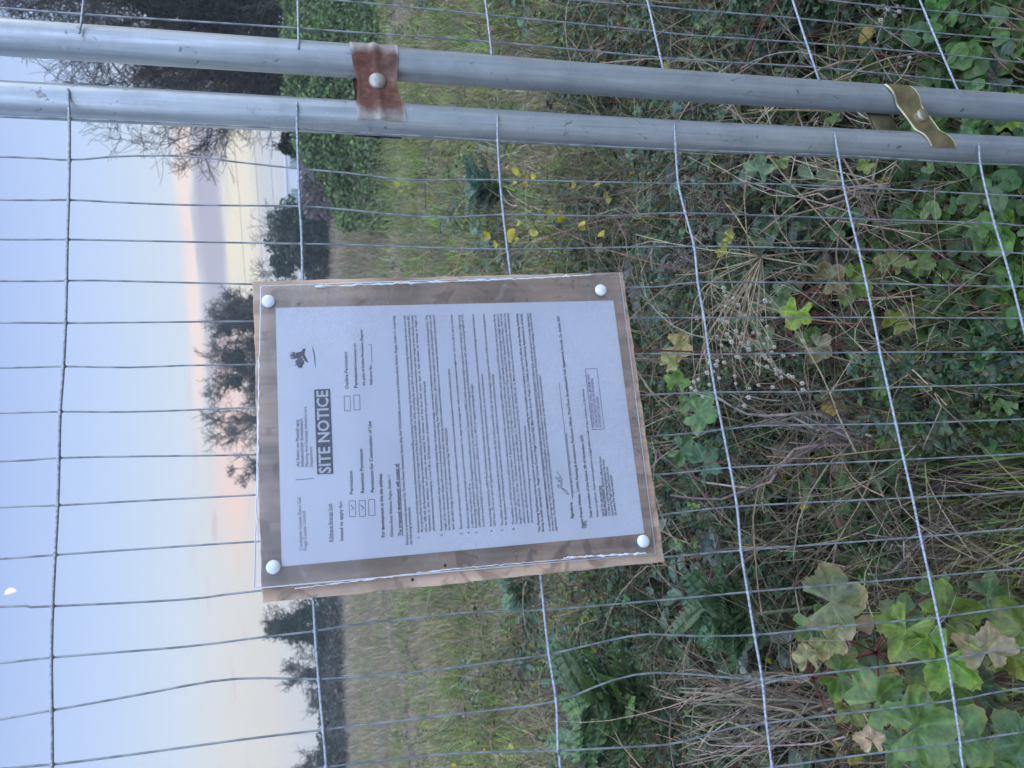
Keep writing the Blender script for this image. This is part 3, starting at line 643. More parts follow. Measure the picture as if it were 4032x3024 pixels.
BODY = [
 ('Revisions to previously approved administrative/warehouse building consisting of the following: (a) Revised internal layout consisting of addition of new stair core and', z3(388,1008), z2(246,238)),
 ('lift at ground floor level connecting to new storage area at first floor level (428 m2 GFA), increasing the total GFA of the administrative/warehouse building from 855', z3(424,1006), z2(283,237)),
 ('m2 to 1283 m2. (b) Revised façade design to elevations including revised fenestration to south elevation, revised fenestration and door design to west elevation, revised', z3(464,1003), z2(320,236)),
 ('fenestration  to  east  elevation  and  provision  of  new  external  fire  staircase  and  first  floor  level  access  door  to  east  elevation.  (c)  Increase  in  height  of', z3(502,998), z2(355,235)),
 ('administrative/warehouse building by 1 m to 7.38 m. (d) Revised colour of material finish from green to dark grey.', z3(543,996), z2(442,892)),
 ('Revised size and location of gas turbine including revised shape of exhaust stack design, revised shape of evaporative cooler and addition of servicing gantries. The', z3(620,990), z2(467,234)),
 ('height of the exhaust stack design will remain as previously approved under Reg. Ref. FW22A/0204 at c. 28 m while the height and scale of the evaporator cooler will', z3(660,988), z2(502,234)),
 ('be reduced as demonstrated on the enclosed architectural plans. Internal gas turbine machinery and installation as part of revised gas turbine model to be provided to', z3(698,985), z2(539,232)),
 ('later specialist design as previously approved under Reg. Ref. FW22A/0204.', z3(738,980), z2(663,1362)),
 ('Revised size and location of fin fan coolers within power island compound as demonstrated on enclosed architectural plans.', z3(818,975), z2(690,768)),
 ('Revisions to layout of diesel storage compound to now provide 1 no. larger fuel storage tank  with an increase in maximum height from 16.2 m to 20 m and an increase', z3(890,968), z2(717,228)),
 ('in diameter from 24.4 m to 49 m.', z3(930,965), z3(898,517)),
 ('Revised design and location of the Packaged Electronic/Electrical Control Compartment (PEECC) within the power island compound to now comprise a single storey', z3(966,962), z2(792,228)),
 ('stilted building raised 2.6 m above ground level, accessed via 2 no. external stairs and a new servicing gantry at finished floor level, with a floor-to-ceiling height of 3.25', z3(1003,960), z2(825,226)),
 ('m and an overall height of 6 m, and an increase in GFA from 72 m² to 148.51 m² together with façade changes.', z3(1042,955), z2(920,918)),
 ('Revised design and location of BOP Power Distribution Centre within power island compound as demonstrated on enclosed architectural drawings including increase in', z3(1116,950), z2(932,224)),
 ('GFA from 129 m2 to 160.6 m2 together with façade changes including revised fenestration to west and east elevations.', z3(1155,946), z2(1022,815)),
 ('The addition of new Aux Equipment Block (connected to the Gas Turbine) with a GFA of 361.20 m2 and height ranging from 7.65m to 9.59m and new servicing gantries', z3(1230,942), z2(1040,222)),
 ('for the purposes of sheltering specialist equipment and machinery as identified on the enclosed architectural drawings.', z3(1268,937), z2(1130,820)),
 ('The addition of a HVAC Structure within power island compound with a maximum height of 8.84 m which supports two HVAC units on the top and the Starter', z3(1340,932), z2(1145,218)),
 ('Transformer and Excitation Transformer below. 9. Revision to previously approved Acoustic Wall within power island compound consisting of a slight decrease in', z3(1376,925), z2(1180,217)),
 ('length from 107.0m to 101.6m. 10. Removal of previously approved 16.2m high x 18.3m dia Demin Water Tank and replaced with Separate Demin Water Tank to be', z3(1414,923), z2(1213,216)),
 ('added as a non-permanent structure rather a small cube refill tank. 11. Removal and replacement of select number of smaller equipment items as identified on the', z3(1452,920), z2(1248,215)),
 ('equipment identification drawings prepared by CWPA Planning & Architecture (Drawing No. 25043-PL-14). 12. Minor revision to internal road network as demonstrated', z3(1490,918), z2(1282,213)),
 ('on enclosed architectural drawings to accommodate proposed amendments.', z3(1528,915), z2(1453,1340)),
]
for s_, a_, b_ in BODY: tx.line(s_, a_, b_, 1.95, .016)
for s_, p in (('1.', (388,1065)), ('2.', (622,1046)), ('3.', (818,1030)), ('4.', (892,1022)), ('5.', (968,1017)), ('6.', (1120,1003)), ('7.', (1232,995)), ('8.', (1343,985))):
    tx.line(s_, z3(*p), z3(p[0]-1, p[1]-20), 2.0, .03)
tx.build('body_text', M_ink, paper)
sb.line('The Planning Application may be inspected or purchased at a fee not exceeding the reasonable cost of making a copy at the offices of the Planning Authority', z5(328,1135), z4(100,342), 2.1, .028)
sb.line('during its public opening hours.  Fingal County Council, Fingal County Hall, Main Street, Swords, Fingal, Co. Dublin (to inspect Planning Applications on all lands).', z5(365,1132), z4(142,342), 2.1, .028)
sb.stroke([z5(405,1022), z4(243,920)], .0004)
sb.line('A submission or observation in relation to the Application may be made in writing to the Planning Authority on payment of a fee of €20, within the period of 5 weeks, beginning on', z5(432,1128), z4(205,338), 1.9, .025)
sb.line('the date of receipt by Fingal County Council of the Application, and such submissions or observations will be considered by the Planning Authority in making a decision on the', z5(464,1126), z4(232,338), 1.9, .025)
sb.line('application. The Planning Authority may grant permission subject to or without conditions, or may refuse to grant permission.', z5(496,1122), z4(328,963), 1.9, .025)
sb.line('Signature:', z5(660,1000), z5(645,832), 2.5, .035); sb.stroke([z5(648,808), z4(515,1043)], .0005)
sb.line('(If signed by Agent, address of Agent should be included here)', z5(662,782), z5(592,140), 1.6, .012)
sb.line('Agent: Francis Whelan, CWPA Planning & Architecture, Penthouse Offices, Third Floor, Broadmeadow Hall, Applewood, Swords, Co. Dublin, K67', z5(765,1100), z4(517,367), 2.4, .035)
sb.line('Y5F2.', z5(795,1098), z5(790,1015), 2.4, .035)
sb.line('Date of erection of Site Notice: 28  of November, 2025.', z5(848,987), z5(750,152), 2.4, .035); sb.line('th', z5(781,472), z5(779,455), 1.4, .03)
sb.line('Notice to applicant:  Please ensure application is lodged within 2 weeks of date of erection of Site Notice.', z5(912,980), z4(762,1097), 2.0, .02)
sb.line('NOTE TO 3RD PARTIES:', z5(972,975), z5(937,668), 2.1, .03); sb.stroke([z5(978,975), z5(942,668)], .0004)
sb.line('Please Phone 8905541 (Swords Office) to check', z5(1000,972), z5(932,375), 2.0, .03); sb.line('(1) that a valid Planning Application has been', z5(1030,970), z5(965,402), 2.0, .03)
sb.line('received by Fingal County Council and', z5(1060,970), z5(1004,482), 2.0, .03); sb.line('(2) where File may be inspected.', z5(1092,967), z5(1042,560), 2.0, .03)
sb.build('bold_text', plain('dense_black_ink', (.025, .025, .04), .6), paper)
stp = Print()
q_ = [z4(775,900), z4(893,895), z4(968,1502), z4(848,1512)]
for i in range(4): stp.stroke([q_[i], q_[(i+1) % 4]], .0006)
stp.line('THIS SITE NOTICE SHALL BE REMOVED', z4(875,1487), z4(817,952), 2.3, .01); stp.line('AFTER NOTIFICATION OF PLANNING', z4(910,1487), z4(854,993), 2.3, .01); stp.line('AUTHORITY DECISION', z4(942,1487), z4(910,1180), 2.3, .01)
stp.build('stamp', M_purple, paper)
sg = Print()
sg.stroke(smoothpath([z5(*p)+(0,) for p in [(540,690),(570,735),(608,760),(600,738),(560,700),(508,690),(500,670),(540,668),(545,655),(528,648),(545,636),(500,622),(545,615),(540,600),(488,604),(480,588),(530,585),(528,572),(500,545),(505,520)]], 140)[:, :2].tolist(), .0005); sg.stroke([z5(*p) for p in [(495,650),(540,690),(583,722)]], .0004)
sg.build('signature', M_ink, paper)

# clear plastic cover
mc, t, b = newmat('clear_plastic'); t.nodes.remove(b); out = t.nodes['Material Output']
fr_ = t.nodes.new('ShaderNodeFresnel'); fr_.inputs[0].default_value = 1.45; tr = t.nodes.new('ShaderNodeBsdfTransparent'); tr.inputs[0].default_value = (.96, .97, .985, 1)
gl = t.nodes.new('ShaderNodeBsdfGlossy'); gl.inputs['Roughness'].default_value = .06; df = t.nodes.new('ShaderNodeBsdfDiffuse'); df.inputs[0].default_value = (.8, .82, .86, 1)
tcn = t.nodes.new('ShaderNodeTexCoord'); n1 = t.nodes.new('ShaderNodeTexNoise'); n1.inputs['Scale'].default_value = 60; n1.inputs['Detail'].default_value = 6; n1.inputs['Distortion'].default_value = 2.5; t.links.new(tcn.outputs['Object'], n1.inputs[0])
n5 = t.nodes.new('ShaderNodeTexNoise'); n5.inputs['Scale'].default_value = 5; n5.inputs['Detail'].default_value = 3; t.links.new(tcn.outputs['Object'], n5.inputs[0])
ridge = ramp(n1.outputs[0], [(.46, g(0)), (.50, g(1)), (.54, g(0))], t)          # dried water tide marks
patch = ramp(n5.outputs[0], [(.50, g(0)), (.62, g(1))], t)
m1 = t.nodes.new('ShaderNodeMixShader'); t.links.new(fr_.outputs[0], m1.inputs[0]); t.links.new(tr.outputs[0], m1.inputs[1]); t.links.new(gl.outputs[0], m1.inputs[2])
m2 = t.nodes.new('ShaderNodeMixShader'); t.links.new(mth('ADD', mth('MULTIPLY', mth('MULTIPLY', ridge, patch, t), .10, t), .012, t), m2.inputs[0]); t.links.new(m1.outputs[0], m2.inputs[1]); t.links.new(df.outputs[0], m2.inputs[2])
t.links.new(m2.outputs[0], out.inputs[0])
cover = slab(PF, .002, mc, 'clear_cover', sn, 0, 2, 0)
M_edge = plain('plastic_edge', (.72, .76, .82), .3); M_seal = plain('white_sealant', (.66, .70, .72), .5, 0, .2, 90, .6, 300)
ed = Acc()
for i in range(4):
    tube1(ed, [PF[i]-FN*.001, PF[(i+1) % 4]-FN*.001], .0007, sides=6)
ed.build('cut_edge', M_edge, cover)
def bead(p0, p1, amp, r0, r1, seed, name):
    A, B = hit(*p0, .0335), hit(*p1, .0335); k = 160; P = []; rr = []
    d = (B-A)/np.linalg.norm(B-A); o_ = np.cross(d, FN)
    for i in range(k):
        s = i/(k-1); nz_ = mnoise.noise(Vector((s*26, seed, 0)))+.5*mnoise.noise(Vector((s*80, seed, 2)))
        P.append(A*(1-s)+B*s+o_*nz_*amp-FN*.0018); rr.append(max(.0003, (r0+(r1-r0)*(mnoise.noise(Vector((s*14, seed, 9)))+.3))*.8))
    a_ = Acc(); tubes(a_, np.array(P)[None], np.array(rr)[None], (.5, .5, .5), 6); return a_.build(name, M_seal, cover)
bead((1240, 1126), (2020, 1096), .0018, .0006, .0026, 3, 'sealant_bead'); bead((2020, 1097), (2330, 1080), .0012, .0005, .0018, 5, 'sealant_bead')
bead((1160, 2318), (1780, 2240), .0012, .0004, .0015, 8, 'sealant_bead'); bead((1780, 2240), (2250, 2200), .0010, .0003, .0010, 9, 'sealant_bead')
bead((2220, 2196), (2545, 2178), .0016, .0006, .0026, 12, 'sealant_bead'); bead((1012, 2130), (1020, 1400), .0012, .0004, .0016, 15, 'sealant_bead')
M_cap = plain('white_plastic_cap', (.66, .69, .71), .4, 0, .14, 220)
for x, y in ((1057, 1187), (1077, 2233), (2365, 1143), (2532, 2131)):
    dome(hit(x, y, .0315), FN, .0074, .0034, M_cap, 'screw_cap', sn, .0014)
nh = Print()
for (x, y) in z3(317,1487), z3(645,1345): dome(hit(x, y, .0262), FN, .0017, .0004, plain('nail_hole', (.03, .025, .02), .9), 'nail_hole', board)

# ------------------------------------------------------------------ moon
md = at(42, 2335, 2900.); r_m = 20/FPX*2900
u_ = R_*1.0; u_ = np.array(u_)*.97+U_*.22; u_ /= np.linalg.norm(u_)
vv = np.cross(-F_, u_); V = []; Fq = []; nl, nm = 16, 24
toc = -F_
for i in range(nl+1):
    th = math.pi*i/nl-math.pi/2
    for j in range(nm+1):
        ph = (j/nm-.5)*math.pi
        V.append(md + r_m*(math.sin(th)*np.cross(toc, u_) + math.cos(th)*(math.cos(ph)*u_ + math.sin(ph)*toc)))
for i in range(nl):
    for j in range(nm): k = i*(nm+1)+j; Fq.append((k, k+1, k+nm+2, k+nm+1))
mm, t, b = newmat('moonlit_rock'); b.inputs['Base Color'].default_value = (0, 0, 0, 1); b.inputs['Emission Color'].default_value = (1, .97, .93, 1); b.inputs['Emission Strength'].default_value = .78
mo = mkmesh('moon', np.array(V), Fq, mm, smooth=True); tag(mo, 'pale half moon high in the clear blue sky', 'moon')
exec_later = None
#@@VEG@@
# ------------------------------------------------------------------ vegetation helpers
def rot_from(dirn, up):
    """(n,3) forward y-axis dirn, approx normal up -> (n,3,3) with columns x,y,z"""
    y = dirn/np.linalg.norm(dirn, axis=1, keepdims=True); x = np.cross(y, up); x /= np.linalg.norm(x, axis=1, keepdims=True)+1e-9
    z = np.cross(x, y); return np.stack([x, y, z], 2)
def put(acc, tv, tf, Rm, sc, pos, col, tipcol=None):
    """instance template verts tv (m,3), faces tf (k,3|4) at n places; col (n,3)"""
    n_, m_ = len(pos), len(tv)
    sc = np.asarray(sc); s = sc[:, None, None] if sc.ndim == 1 else sc[:, None, :]
    V = np.einsum('nij,nmj->nmi', Rm, tv[None]*s)+pos[:, None]
    Fc = (tf[None]+(np.arange(n_)*m_)[:, None, None]).reshape(-1, tf.shape[1])
    cc = np.repeat(col[:, None, :], m_, 1)
    if tipcol is not None: cc = cc*tipcol[None, :, None] if tipcol.ndim == 1 else cc*tipcol[None]
    if tf.shape[1] == 3: acc.add(V, tris=Fc, col=cc.reshape(-1, 3))
    else: acc.add(V, quads=Fc, col=cc.reshape(-1, 3))
def unit(v): return v/(np.linalg.norm(v, axis=-1, keepdims=True)+1e-9)
def rnd(n_, s=1.0): return RNG.normal(0, s, (n_, 3))
def pick(pal, n_, jit=.18, w_=None):
    pal = np.array(pal); i = RNG.choice(len(pal), n_, p=w_)
    return np.clip(pal[i]*(1+RNG.normal(0, jit, (n_, 1)))*(1+RNG.normal(0, jit*.35, (n_, 3))), .005, .9)
# leaf templates: y along the leaf, z up
OV_V = np.array([(0, 0, 0), (-.28, .25, .06), (-.33, .55, .08), (-.16, .85, .03), (0, 1, -.10), (.16, .85, .03), (.33, .55, .08), (.28, .25, .06), (0, .4, -.02), (0, .7, -.03)])
OV_F = np.array([(0, 8, 1), (1, 8, 2), (8, 9, 2), (2, 9, 3), (3, 9, 4), (4, 9, 5), (5, 9, 6), (6, 9, 8), (6, 8, 7), (7, 8, 0)])
def lobed(nlobe, depth, n_=33, wide=1.0, droop=.25, serr=0.0, sharp=1.0, seed=0, aspect=1.0):
    """palmate or toothed leaf, base at origin"""
    rg = np.random.default_rng(seed); th = np.linspace(-math.pi*.86, math.pi*.86, n_)
    r = 1-depth*(1-np.abs(np.cos(th*nlobe/2*1.0))**sharp); r *= (1-.35*(np.abs(th)/math.pi)**2)*(1+serr*np.where(np.arange(n_) % 2 == 0, 1, -1))*(1+rg.normal(0, .03, n_))
    V = [(0, 0, 0)]; rings = 3
    for k in range(1, rings+1):
        for i in range(n_):
            rr = r[i]*k/rings; x = math.sin(th[i])*rr*.62*wide; y = math.cos(th[i])*rr*.62*aspect
            zf = .10*abs(math.cos(th[i]*nlobe/2))*k/rings - droop*(k/rings)**2*rr*.6+rg.normal(0, .012)
            V.append((x, y, -zf*.6+.04*math.sin(th[i]*3+seed)))
    Fc = [(0, 1+i+1, 1+i) for i in range(n_-1)]
    for k in range(rings-1):
        a = 1+k*n_
        for i in range(n_-1): Fc += [(a+i, a+i+1, a+n_+i+1), (a+i, a+n_+i+1, a+n_+i)]
    V = np.array(V); return V, np.array(Fc), n_
SY = [lobed(5, .34, 45, 1.12, .35, .035, 1.3, s) for s in range(5)]
HV, HF, _n = lobed(3, .35, 13, 1.05, .2, 0.0, 1.0, 9)
TL = lobed(3, .55, 15, .62, .35, .12, .8, 4); SPSM = (TL[0], TL[1])
def wedge(n_, y0, y1, side=.62, pad=.5, xoff=0.0):
    y = np.exp(RNG.uniform(math.log(y0), math.log(y1), n_)); x = RNG.uniform(-1, 1, n_)*(side*y+pad)+xoff
    return x, y
def n2(x, y, s, o=0): return np.array([mnoise.noise(Vector((a*s+o, b_*s, o*1.7))) for a, b_ in zip(x, y)])
def behind_fence(x, y, gap): return (y-(FO[1]+(x-FO[0])*math.tan(YAW))) > gap
# ------------------------------------------------------------------ meadow grass
def grass(name, ntuft, per, y0, y1, hmin, hmax, pal, wpal, dryfun, label, cat, spread=.05, lean=.5, wid=.0035, drypal=None, hfun=None):
    x, y = wedge(ntuft, y0, y1); k = behind_fence(x, y, .12); x, y = x[k], y[k]; nt_ = len(x)
    dry = dryfun(x, y); isdry = RNG.random(nt_) < dry
    tc_ = pick(pal, nt_, .2, wpal); dc = pick(drypal, nt_, .2); tc_[isdry] = dc[isdry]
    H = RNG.uniform(hmin, hmax, nt_)*(1+.5*n2(x, y, .9, 4)); 
    if hfun is not None: H *= hfun(x, y)
    if name == 'dry_grass': kq = RNG.random(nt_) < np.clip((y-10)/16+.6*n2(x, y, .3, 3), 0, 1); H = np.where(kq, H, .02)
    xx = np.repeat(x, per); yy = np.repeat(y, per); n_ = len(xx); dist = yy
    sp = spread*(1+dist*.12); ox = RNG.normal(0, 1, n_)*sp; oy = RNG.normal(0, 1, n_)*sp; xx = xx+ox; yy = yy+oy
    h = np.repeat(H, per)*RNG.uniform(.45, 1.1, n_)
    dirx = ox/(sp+1e-6)*.35+RNG.normal(0, .35, n_)+np.repeat(RNG.normal(0, .25, nt_), per); diry = oy/(sp+1e-6)*.35+RNG.normal(0, .35, n_)
    L = np.stack([dirx, diry, np.zeros(n_)], 1)*lean
    z0 = gh(xx, yy); B = np.stack([xx, yy, z0], 1)
    w_ = wid*(1+dist*.16)*RNG.uniform(.6, 1.3, n_)
    side = unit(np.stack([-L[:, 1], L[:, 0], np.zeros(n_)], 1)+rnd(n_, .4)*[1, 1, 0]+1e-4)
    P = []
    for t_, ww in ((0, .8), (.38, 1), (.75, .7), (1, .0)):
        bend = t_**1.9; c = B+L*(h*bend)[:, None]+np.array([0, 0, 1])*(h*(t_-.30*bend*np.linalg.norm(L, axis=1)))[:, None]
        if ww: P += [c-side*(w_*ww/2)[:, None], c+side*(w_*ww/2)[:, None]]
        else: P += [c]
    V = np.stack(P, 1); base = np.arange(n_)*7
    q = np.array([(0, 1, 3, 2), (2, 3, 5, 4)]); tr = np.array([(4, 5, 6)])
    col = np.repeat(tc_, per, 0)*RNG.uniform(.7, 1.3, (n_, 1)); C7 = np.repeat(col[:, None], 7, 1)
    a = Acc(); a.v.append(V.reshape(-1, 3)); a.c.append(np.clip(C7.reshape(-1, 3), 0, .9)); a.n = n_*7
    a.q.append((base[:, None, None]+q[None]).reshape(-1, 4)); a.t.append((base[:, None, None]+tr[None]).reshape(-1, 3))
    o = a.build(name, M_grass, None, False); tag(o, label, cat, kind='stuff'); return o
GREEN = [(.17, .23, .07), (.25, .33, .09), (.13, .18, .08), (.21, .23, .10), (.33, .38, .11)]
TAN = [(.33, .27, .18), (.24, .20, .14), (.38, .33, .24), (.18, .15, .11)]
def dryf(x, y): return np.clip(.32+.9*n2(x, y, .55, 2)+.40*np.clip((y-9)/10, 0, 1)+.05*(y < 2.6), .03, .9)
def hbig(x, y): return np.clip(.7+.6*n2(x, y, .45, 8), .35, 1.3)*np.where(y > 10, .9, 1)
grass('meadow_grass', 12500, 13, 1.02, 34, .14, .38, GREEN, [.3, .22, .22, .16, .10], dryf, 'rough green and straw coloured grass covering the field', 'grass', drypal=TAN, hfun=hbig)
def dryf2(x, y): return np.full(len(x), .96)
grass('dry_grass', 6400, 11, 7, 75, .30, .55, TAN, None, dryf2, 'pale brown dry grass in the far part of the field', 'dry grass', spread=.10, drypal=[(.30, .25, .17), (.25, .21, .14), (.34, .29, .21), (.20, .20, .11)], wid=.004)
grass('tall_grass', 1700, 20, 2.5, 9, .24, .50, [(.24, .33, .09), (.31, .38, .11), (.17, .24, .09), (.27, .30, .13)], None, lambda x, y: np.clip(.28+.9*n2(x, y, .8, 40), 0, .9), 'tall tufts of bright green and bleached grass in the middle of the field', 'grass', spread=.035, lean=.7, wid=.0032, drypal=[(.44, .38, .27), (.36, .30, .20), (.30, .24, .17)], hfun=lambda x, y: np.clip(.45+1.6*n2(x, y, 1.1, 50), .05, 1.05))
# bright tufts among it
def tuftpatch(name, spots, label, pal, per=260, h=.32, r=.16):
    a = Acc()
    for (px, py, Y) in spots: pass
# ------------------------------------------------------------------ broadleaf weeds
def weeds(name, n_pl, y0, y1, leaves, size, hgt, pal, tv, tf, label, cat, mask=None, flat=.65, wp=None, tip=None):
    x, y = wedge(n_pl, y0, y1); k = behind_fence(x, y, .10)
    if mask is not None: k &= mask(x, y)
    x, y = x[k], y[k]; m_ = len(x); H = hgt*RNG.uniform(.4, 1.25, m_)*np.clip(1.1-.06*y, .45, 1)
    pc = pick(pal, m_, .22, wp)
    li = np.repeat(np.arange(m_), leaves); n_ = len(li); t_ = RNG.uniform(.15, 1, n_)
    az_ = RNG.uniform(0, 2*math.pi, n_); out = np.stack([np.cos(az_), np.sin(az_), np.zeros(n_)], 1)
    rad = size*RNG.uniform(.2, 1.6, n_)*(1.15-t_*.6)
    pos = np.stack([x[li], y[li], gh(x[li], y[li])+H[li]*t_], 1)+out*rad[:, None]+rnd(n_, .008)
    up = unit(np.array([0, -.25, 1.])+rnd(n_, flat)); d_ = unit(out+rnd(n_, .3)+np.array([0, 0, -.15]))
    s = size*RNG.uniform(.55, 1.25, n_)*(1+.05*y[li])
    col = np.clip(pc[li]*RNG.uniform(.65, 1.35, (n_, 1)), .01, .9)
    a = Acc(); put(a, tv, tf, rot_from(d_, up), s, pos, col, tip)
    # stems
    P0 = np.stack([x, y, gh(x, y)], 1); P1 = P0+np.stack([RNG.normal(0, .03, m_), RNG.normal(0, .03, m_), H], 1)
    tubes(a, np.stack([P0, (P0+P1)/2+rnd(m_, .01), P1], 1), .0012, pick([(.12, .13, .06), (.2, .12, .08)], m_), 3)
    o = a.build(name, M_leaf, None, True); tag(o, label, cat, kind='stuff'); return o
WG = [(.05, .09, .03), (.09, .15, .055), (.06, .11, .045), (.12, .20, .07), (.10, .15, .09), (.17, .22, .07)]
weeds('leafy_weeds', 2300, 1.9, 14, 12, .034, .26, WG, OV_V*[.8, 1, 1.5], OV_F, 'low green leafy weeds growing through the grass', 'weeds', mask=lambda x, y: (n2(x, y, 1.1, 11) > -.12) & (RNG.random(len(x)) < np.clip((y-1.2)*.55, .25, .8)))
weeds('nettle_weeds', 6600, 1.02, 3.6, 13, .030, .34, [(.045, .085, .04), (.065, .115, .05), (.085, .135, .075), (.035, .065, .035), (.11, .16, .07)], *SPSM, 'dark ragged leafed weeds in the shade behind the fence', 'weeds', mask=lambda x, y: (n2(x, y, 1.6, 17) > -.22) & ~((x > .05) & (x < .75) & (y < 1.6)) & ~((x < -.12) & (y < 1.35)))
weeds('lobed_weeds', 4200, 1.02, 3.4, 12, .036, .16, [(.08, .15, .05), (.055, .11, .04), (.11, .19, .065)], HV, HF, 'carpet of small lobed green leaves low behind the fence', 'ground cover', mask=lambda x, y: (n2(x, y, 1.3, 21)+(x < .15)*.25 > -.06) & ~((x < -.15) & (y < 1.45)), flat=.3)
weeds('grey_green_weeds', 620, 1.6, 9, 16, .07, .28, [(.14, .20, .13), (.11, .17, .12), (.18, .24, .15)], OV_V*[.7, 1, 1], OV_F, 'clumps of grey green weeds in the middle of the field', 'weeds', mask=lambda x, y: n2(x, y, .9, 33) > .05)
# ------------------------------------------------------------------ dead stems
def stems(name, n_, y0, y1, lmin, lmax, r, pal, label, cat, lean=.8, branch=3, hz_=(0, .35), mask=None, curl=.12):
    x, y = wedge(n_, y0, y1); k = behind_fence(x, y, .14)
    if mask is not None: k &= mask(x, y)
    x, y = x[k], y[k]; m_ = len(x); L = RNG.uniform(lmin, lmax, m_)
    az_ = RNG.uniform(0, 2*math.pi, m_); tilt = np.abs(RNG.normal(0, lean, m_)).clip(0, 1.5)
    d_ = np.stack([np.sin(tilt)*np.cos(az_), np.sin(tilt)*np.sin(az_), np.cos(tilt)], 1)
    P = [np.stack([x, y, gh(x, y)+RNG.uniform(*hz_, m_)], 1)]; K = 8; dd = d_.copy(); bend = rnd(m_, curl)+np.array([0, 0, -curl*.9])
    for i in range(K-1): dd = unit(dd+bend+rnd(m_, .05)); P.append(P[-1]+dd*(L/(K-1))[:, None])
    P = np.stack(P, 1); ok = behind_fence(P[..., 0].ravel(), P[..., 1].ravel(), .03).reshape(P.shape[:2]).all(1); P = P[ok]; m_ = len(P)
    rr = r*RNG.uniform(.5, 1.5, m_)[:, None]*np.linspace(1, .45, K)[None]*(1+.10*P[:, 0, 1])[:, None]
    cc = pick(pal, m_, .25); a = Acc(); tubes(a, P, rr, cc, 4)
    for b_ in range(branch):
        i = RNG.integers(2, K-1, m_); s0 = P[np.arange(m_), i]; d0 = unit(P[np.arange(m_), i+1 if i.max() < K-1 else i]-P[np.arange(m_), i-1]); d1 = unit(d0+rnd(m_, .55))
        l1 = RNG.uniform(.05, .2, m_); Q = np.stack([s0, s0+d1*(l1*.5)[:, None], s0+unit(d1+rnd(m_, .25))*l1[:, None]], 1)
        kk = behind_fence(Q[:, 2, 0], Q[:, 2, 1], .03)
        tubes(a, Q[kk], (rr[:, :3]*np.array([.5, .4, .25]))[kk], cc[kk], 3)
    o = a.build(name, M_stem, None, True); tag(o, label, cat, kind='stuff'); return o
DEAD = [(.34, .27, .18), (.20, .15, .10), (.11, .08, .055), (.42, .35, .24), (.24, .20, .15), (.14, .10, .07)]
stems('dead_stems', 3000, 1.25, 9, .15, .60, .0015, DEAD, 'tangle of dry brown and straw stems behind the fence', 'dead stems', 1.0, 3)
stems('fine_dead_twigs', 1900, 1.1, 3.6, .10, .35, .0009, DEAD+[(.10, .075, .06)], 'fine grey brown dead twigs matted near the ground', 'dead twigs', 1.3, 3, (0, .25))
stems('bramble_stems', 26, 1.3, 3.2, .5, 1.0, .0020, [(.17, .05, .045), (.14, .06, .05), (.10, .06, .05)], 'reddish arching bramble stems low in the undergrowth', 'brambles', .9, 2)
# leaf litter: scattered yellow and brown fallen leaves
x, y = wedge(900, 1.3, 8); k = behind_fence(x, y, .1); x, y = x[k], y[k]; m_ = len(x); a = Acc()
put(a, OV_V*[1.5, 1, 1.6], OV_F, rot_from(unit(rnd(m_)), unit(np.array([0, -.4, 1.])+rnd(m_, .5))), RNG.uniform(.02, .05, m_), np.stack([x, y, gh(x, y)+RNG.uniform(.03, .28, m_)], 1), pick([(.35, .29, .10), (.30, .22, .12), (.18, .10, .06), (.42, .36, .10), (.16, .12, .08)], m_))
tag(a.build('fallen_leaves', M_leaf), 'scattered brown and yellowish fallen leaves caught in the weeds', 'fallen leaves', kind='stuff')

# ------------------------------------------------------------------ single plants near the fence
def ground_at(P): return np.array([P[0], P[1], float(gh(P[0], P[1]))])
def stalk(acc, p0, p1, r, col, sag=.1, n_=10, sides=5):
    m = (np.asarray(p0)+np.asarray(p1))/2+np.array([0, 0, sag])*np.linalg.norm(np.asarray(p1)-p0)+RNG.normal(0, .01, 3)
    tube1(acc, smoothpath([p0, m, p1], n_), np.linspace(r, r*.55, n_), col, sides); 
# sycamore sapling: (x, y, radius px, depth, colour, tilt down 0-1, edge brown)
SYL = [(3327,2362,150,1.50,(.14,.16,.08),.8,1),(3562,2518,120,1.52,(.15,.22,.06),.35,0),(3713,2627,128,1.46,(.15,.25,.06),.15,0),(3749,2740,120,1.50,(.14,.23,.06),.25,0),
 (3785,2416,125,1.55,(.13,.18,.05),.3,0),(3996,2434,125,1.45,(.14,.18,.055),.2,0),(3890,2530,110,1.42,(.22,.20,.12),.6,1),(3996,2597,100,1.50,(.15,.18,.04),.3,0),
 (3875,2717,100,1.62,(.06,.11,.05),.4,0),(3478,2729,120,1.42,(.13,.19,.07),.85,0),(3664,2856,150,1.38,(.11,.18,.065),.9,0),(3815,2935,140,1.42,(.10,.17,.07),.7,0),
 (3429,2892,62,1.45,(.42,.33,.22),.7,1),(3996,2880,120,1.46,(.08,.15,.06),.2,0),(3224,2482,85,1.55,(.11,.18,.08),.7,0),(3285,2530,80,1.5,(.20,.20,.08),.9,1),(3176,2570,62,1.55,(.26,.24,.12),.7,1),
 (3333,2681,85,1.52,(.10,.165,.05),.9,0),(3363,2810,66,1.5,(.14,.16,.05),.9,0),(3620,2640,95,1.62,(.09,.14,.05),.3,0),(3900,2820,110,1.62,(.07,.12,.05),.3,0),(3560,2400,85,1.65,(.08,.14,.05),.3,0),
 (3450,2600,80,1.68,(.07,.12,.05),.5,0),(3690,2330,70,1.6,(.10,.15,.06),.4,0),(3920,2350,85,1.58,(.09,.15,.06),.4,0),(3320,2600,60,1.6,(.16,.18,.08),.8,0),(3585,2780,80,1.6,(.09,.16,.08),.8,0),(3540,2960,90,1.5,(.11,.18,.065),.6,0),(3700,3010,110,1.45,(.12,.20,.10),.6,0),(3960,3010,120,1.5,(.10,.165,.05),.3,0)]
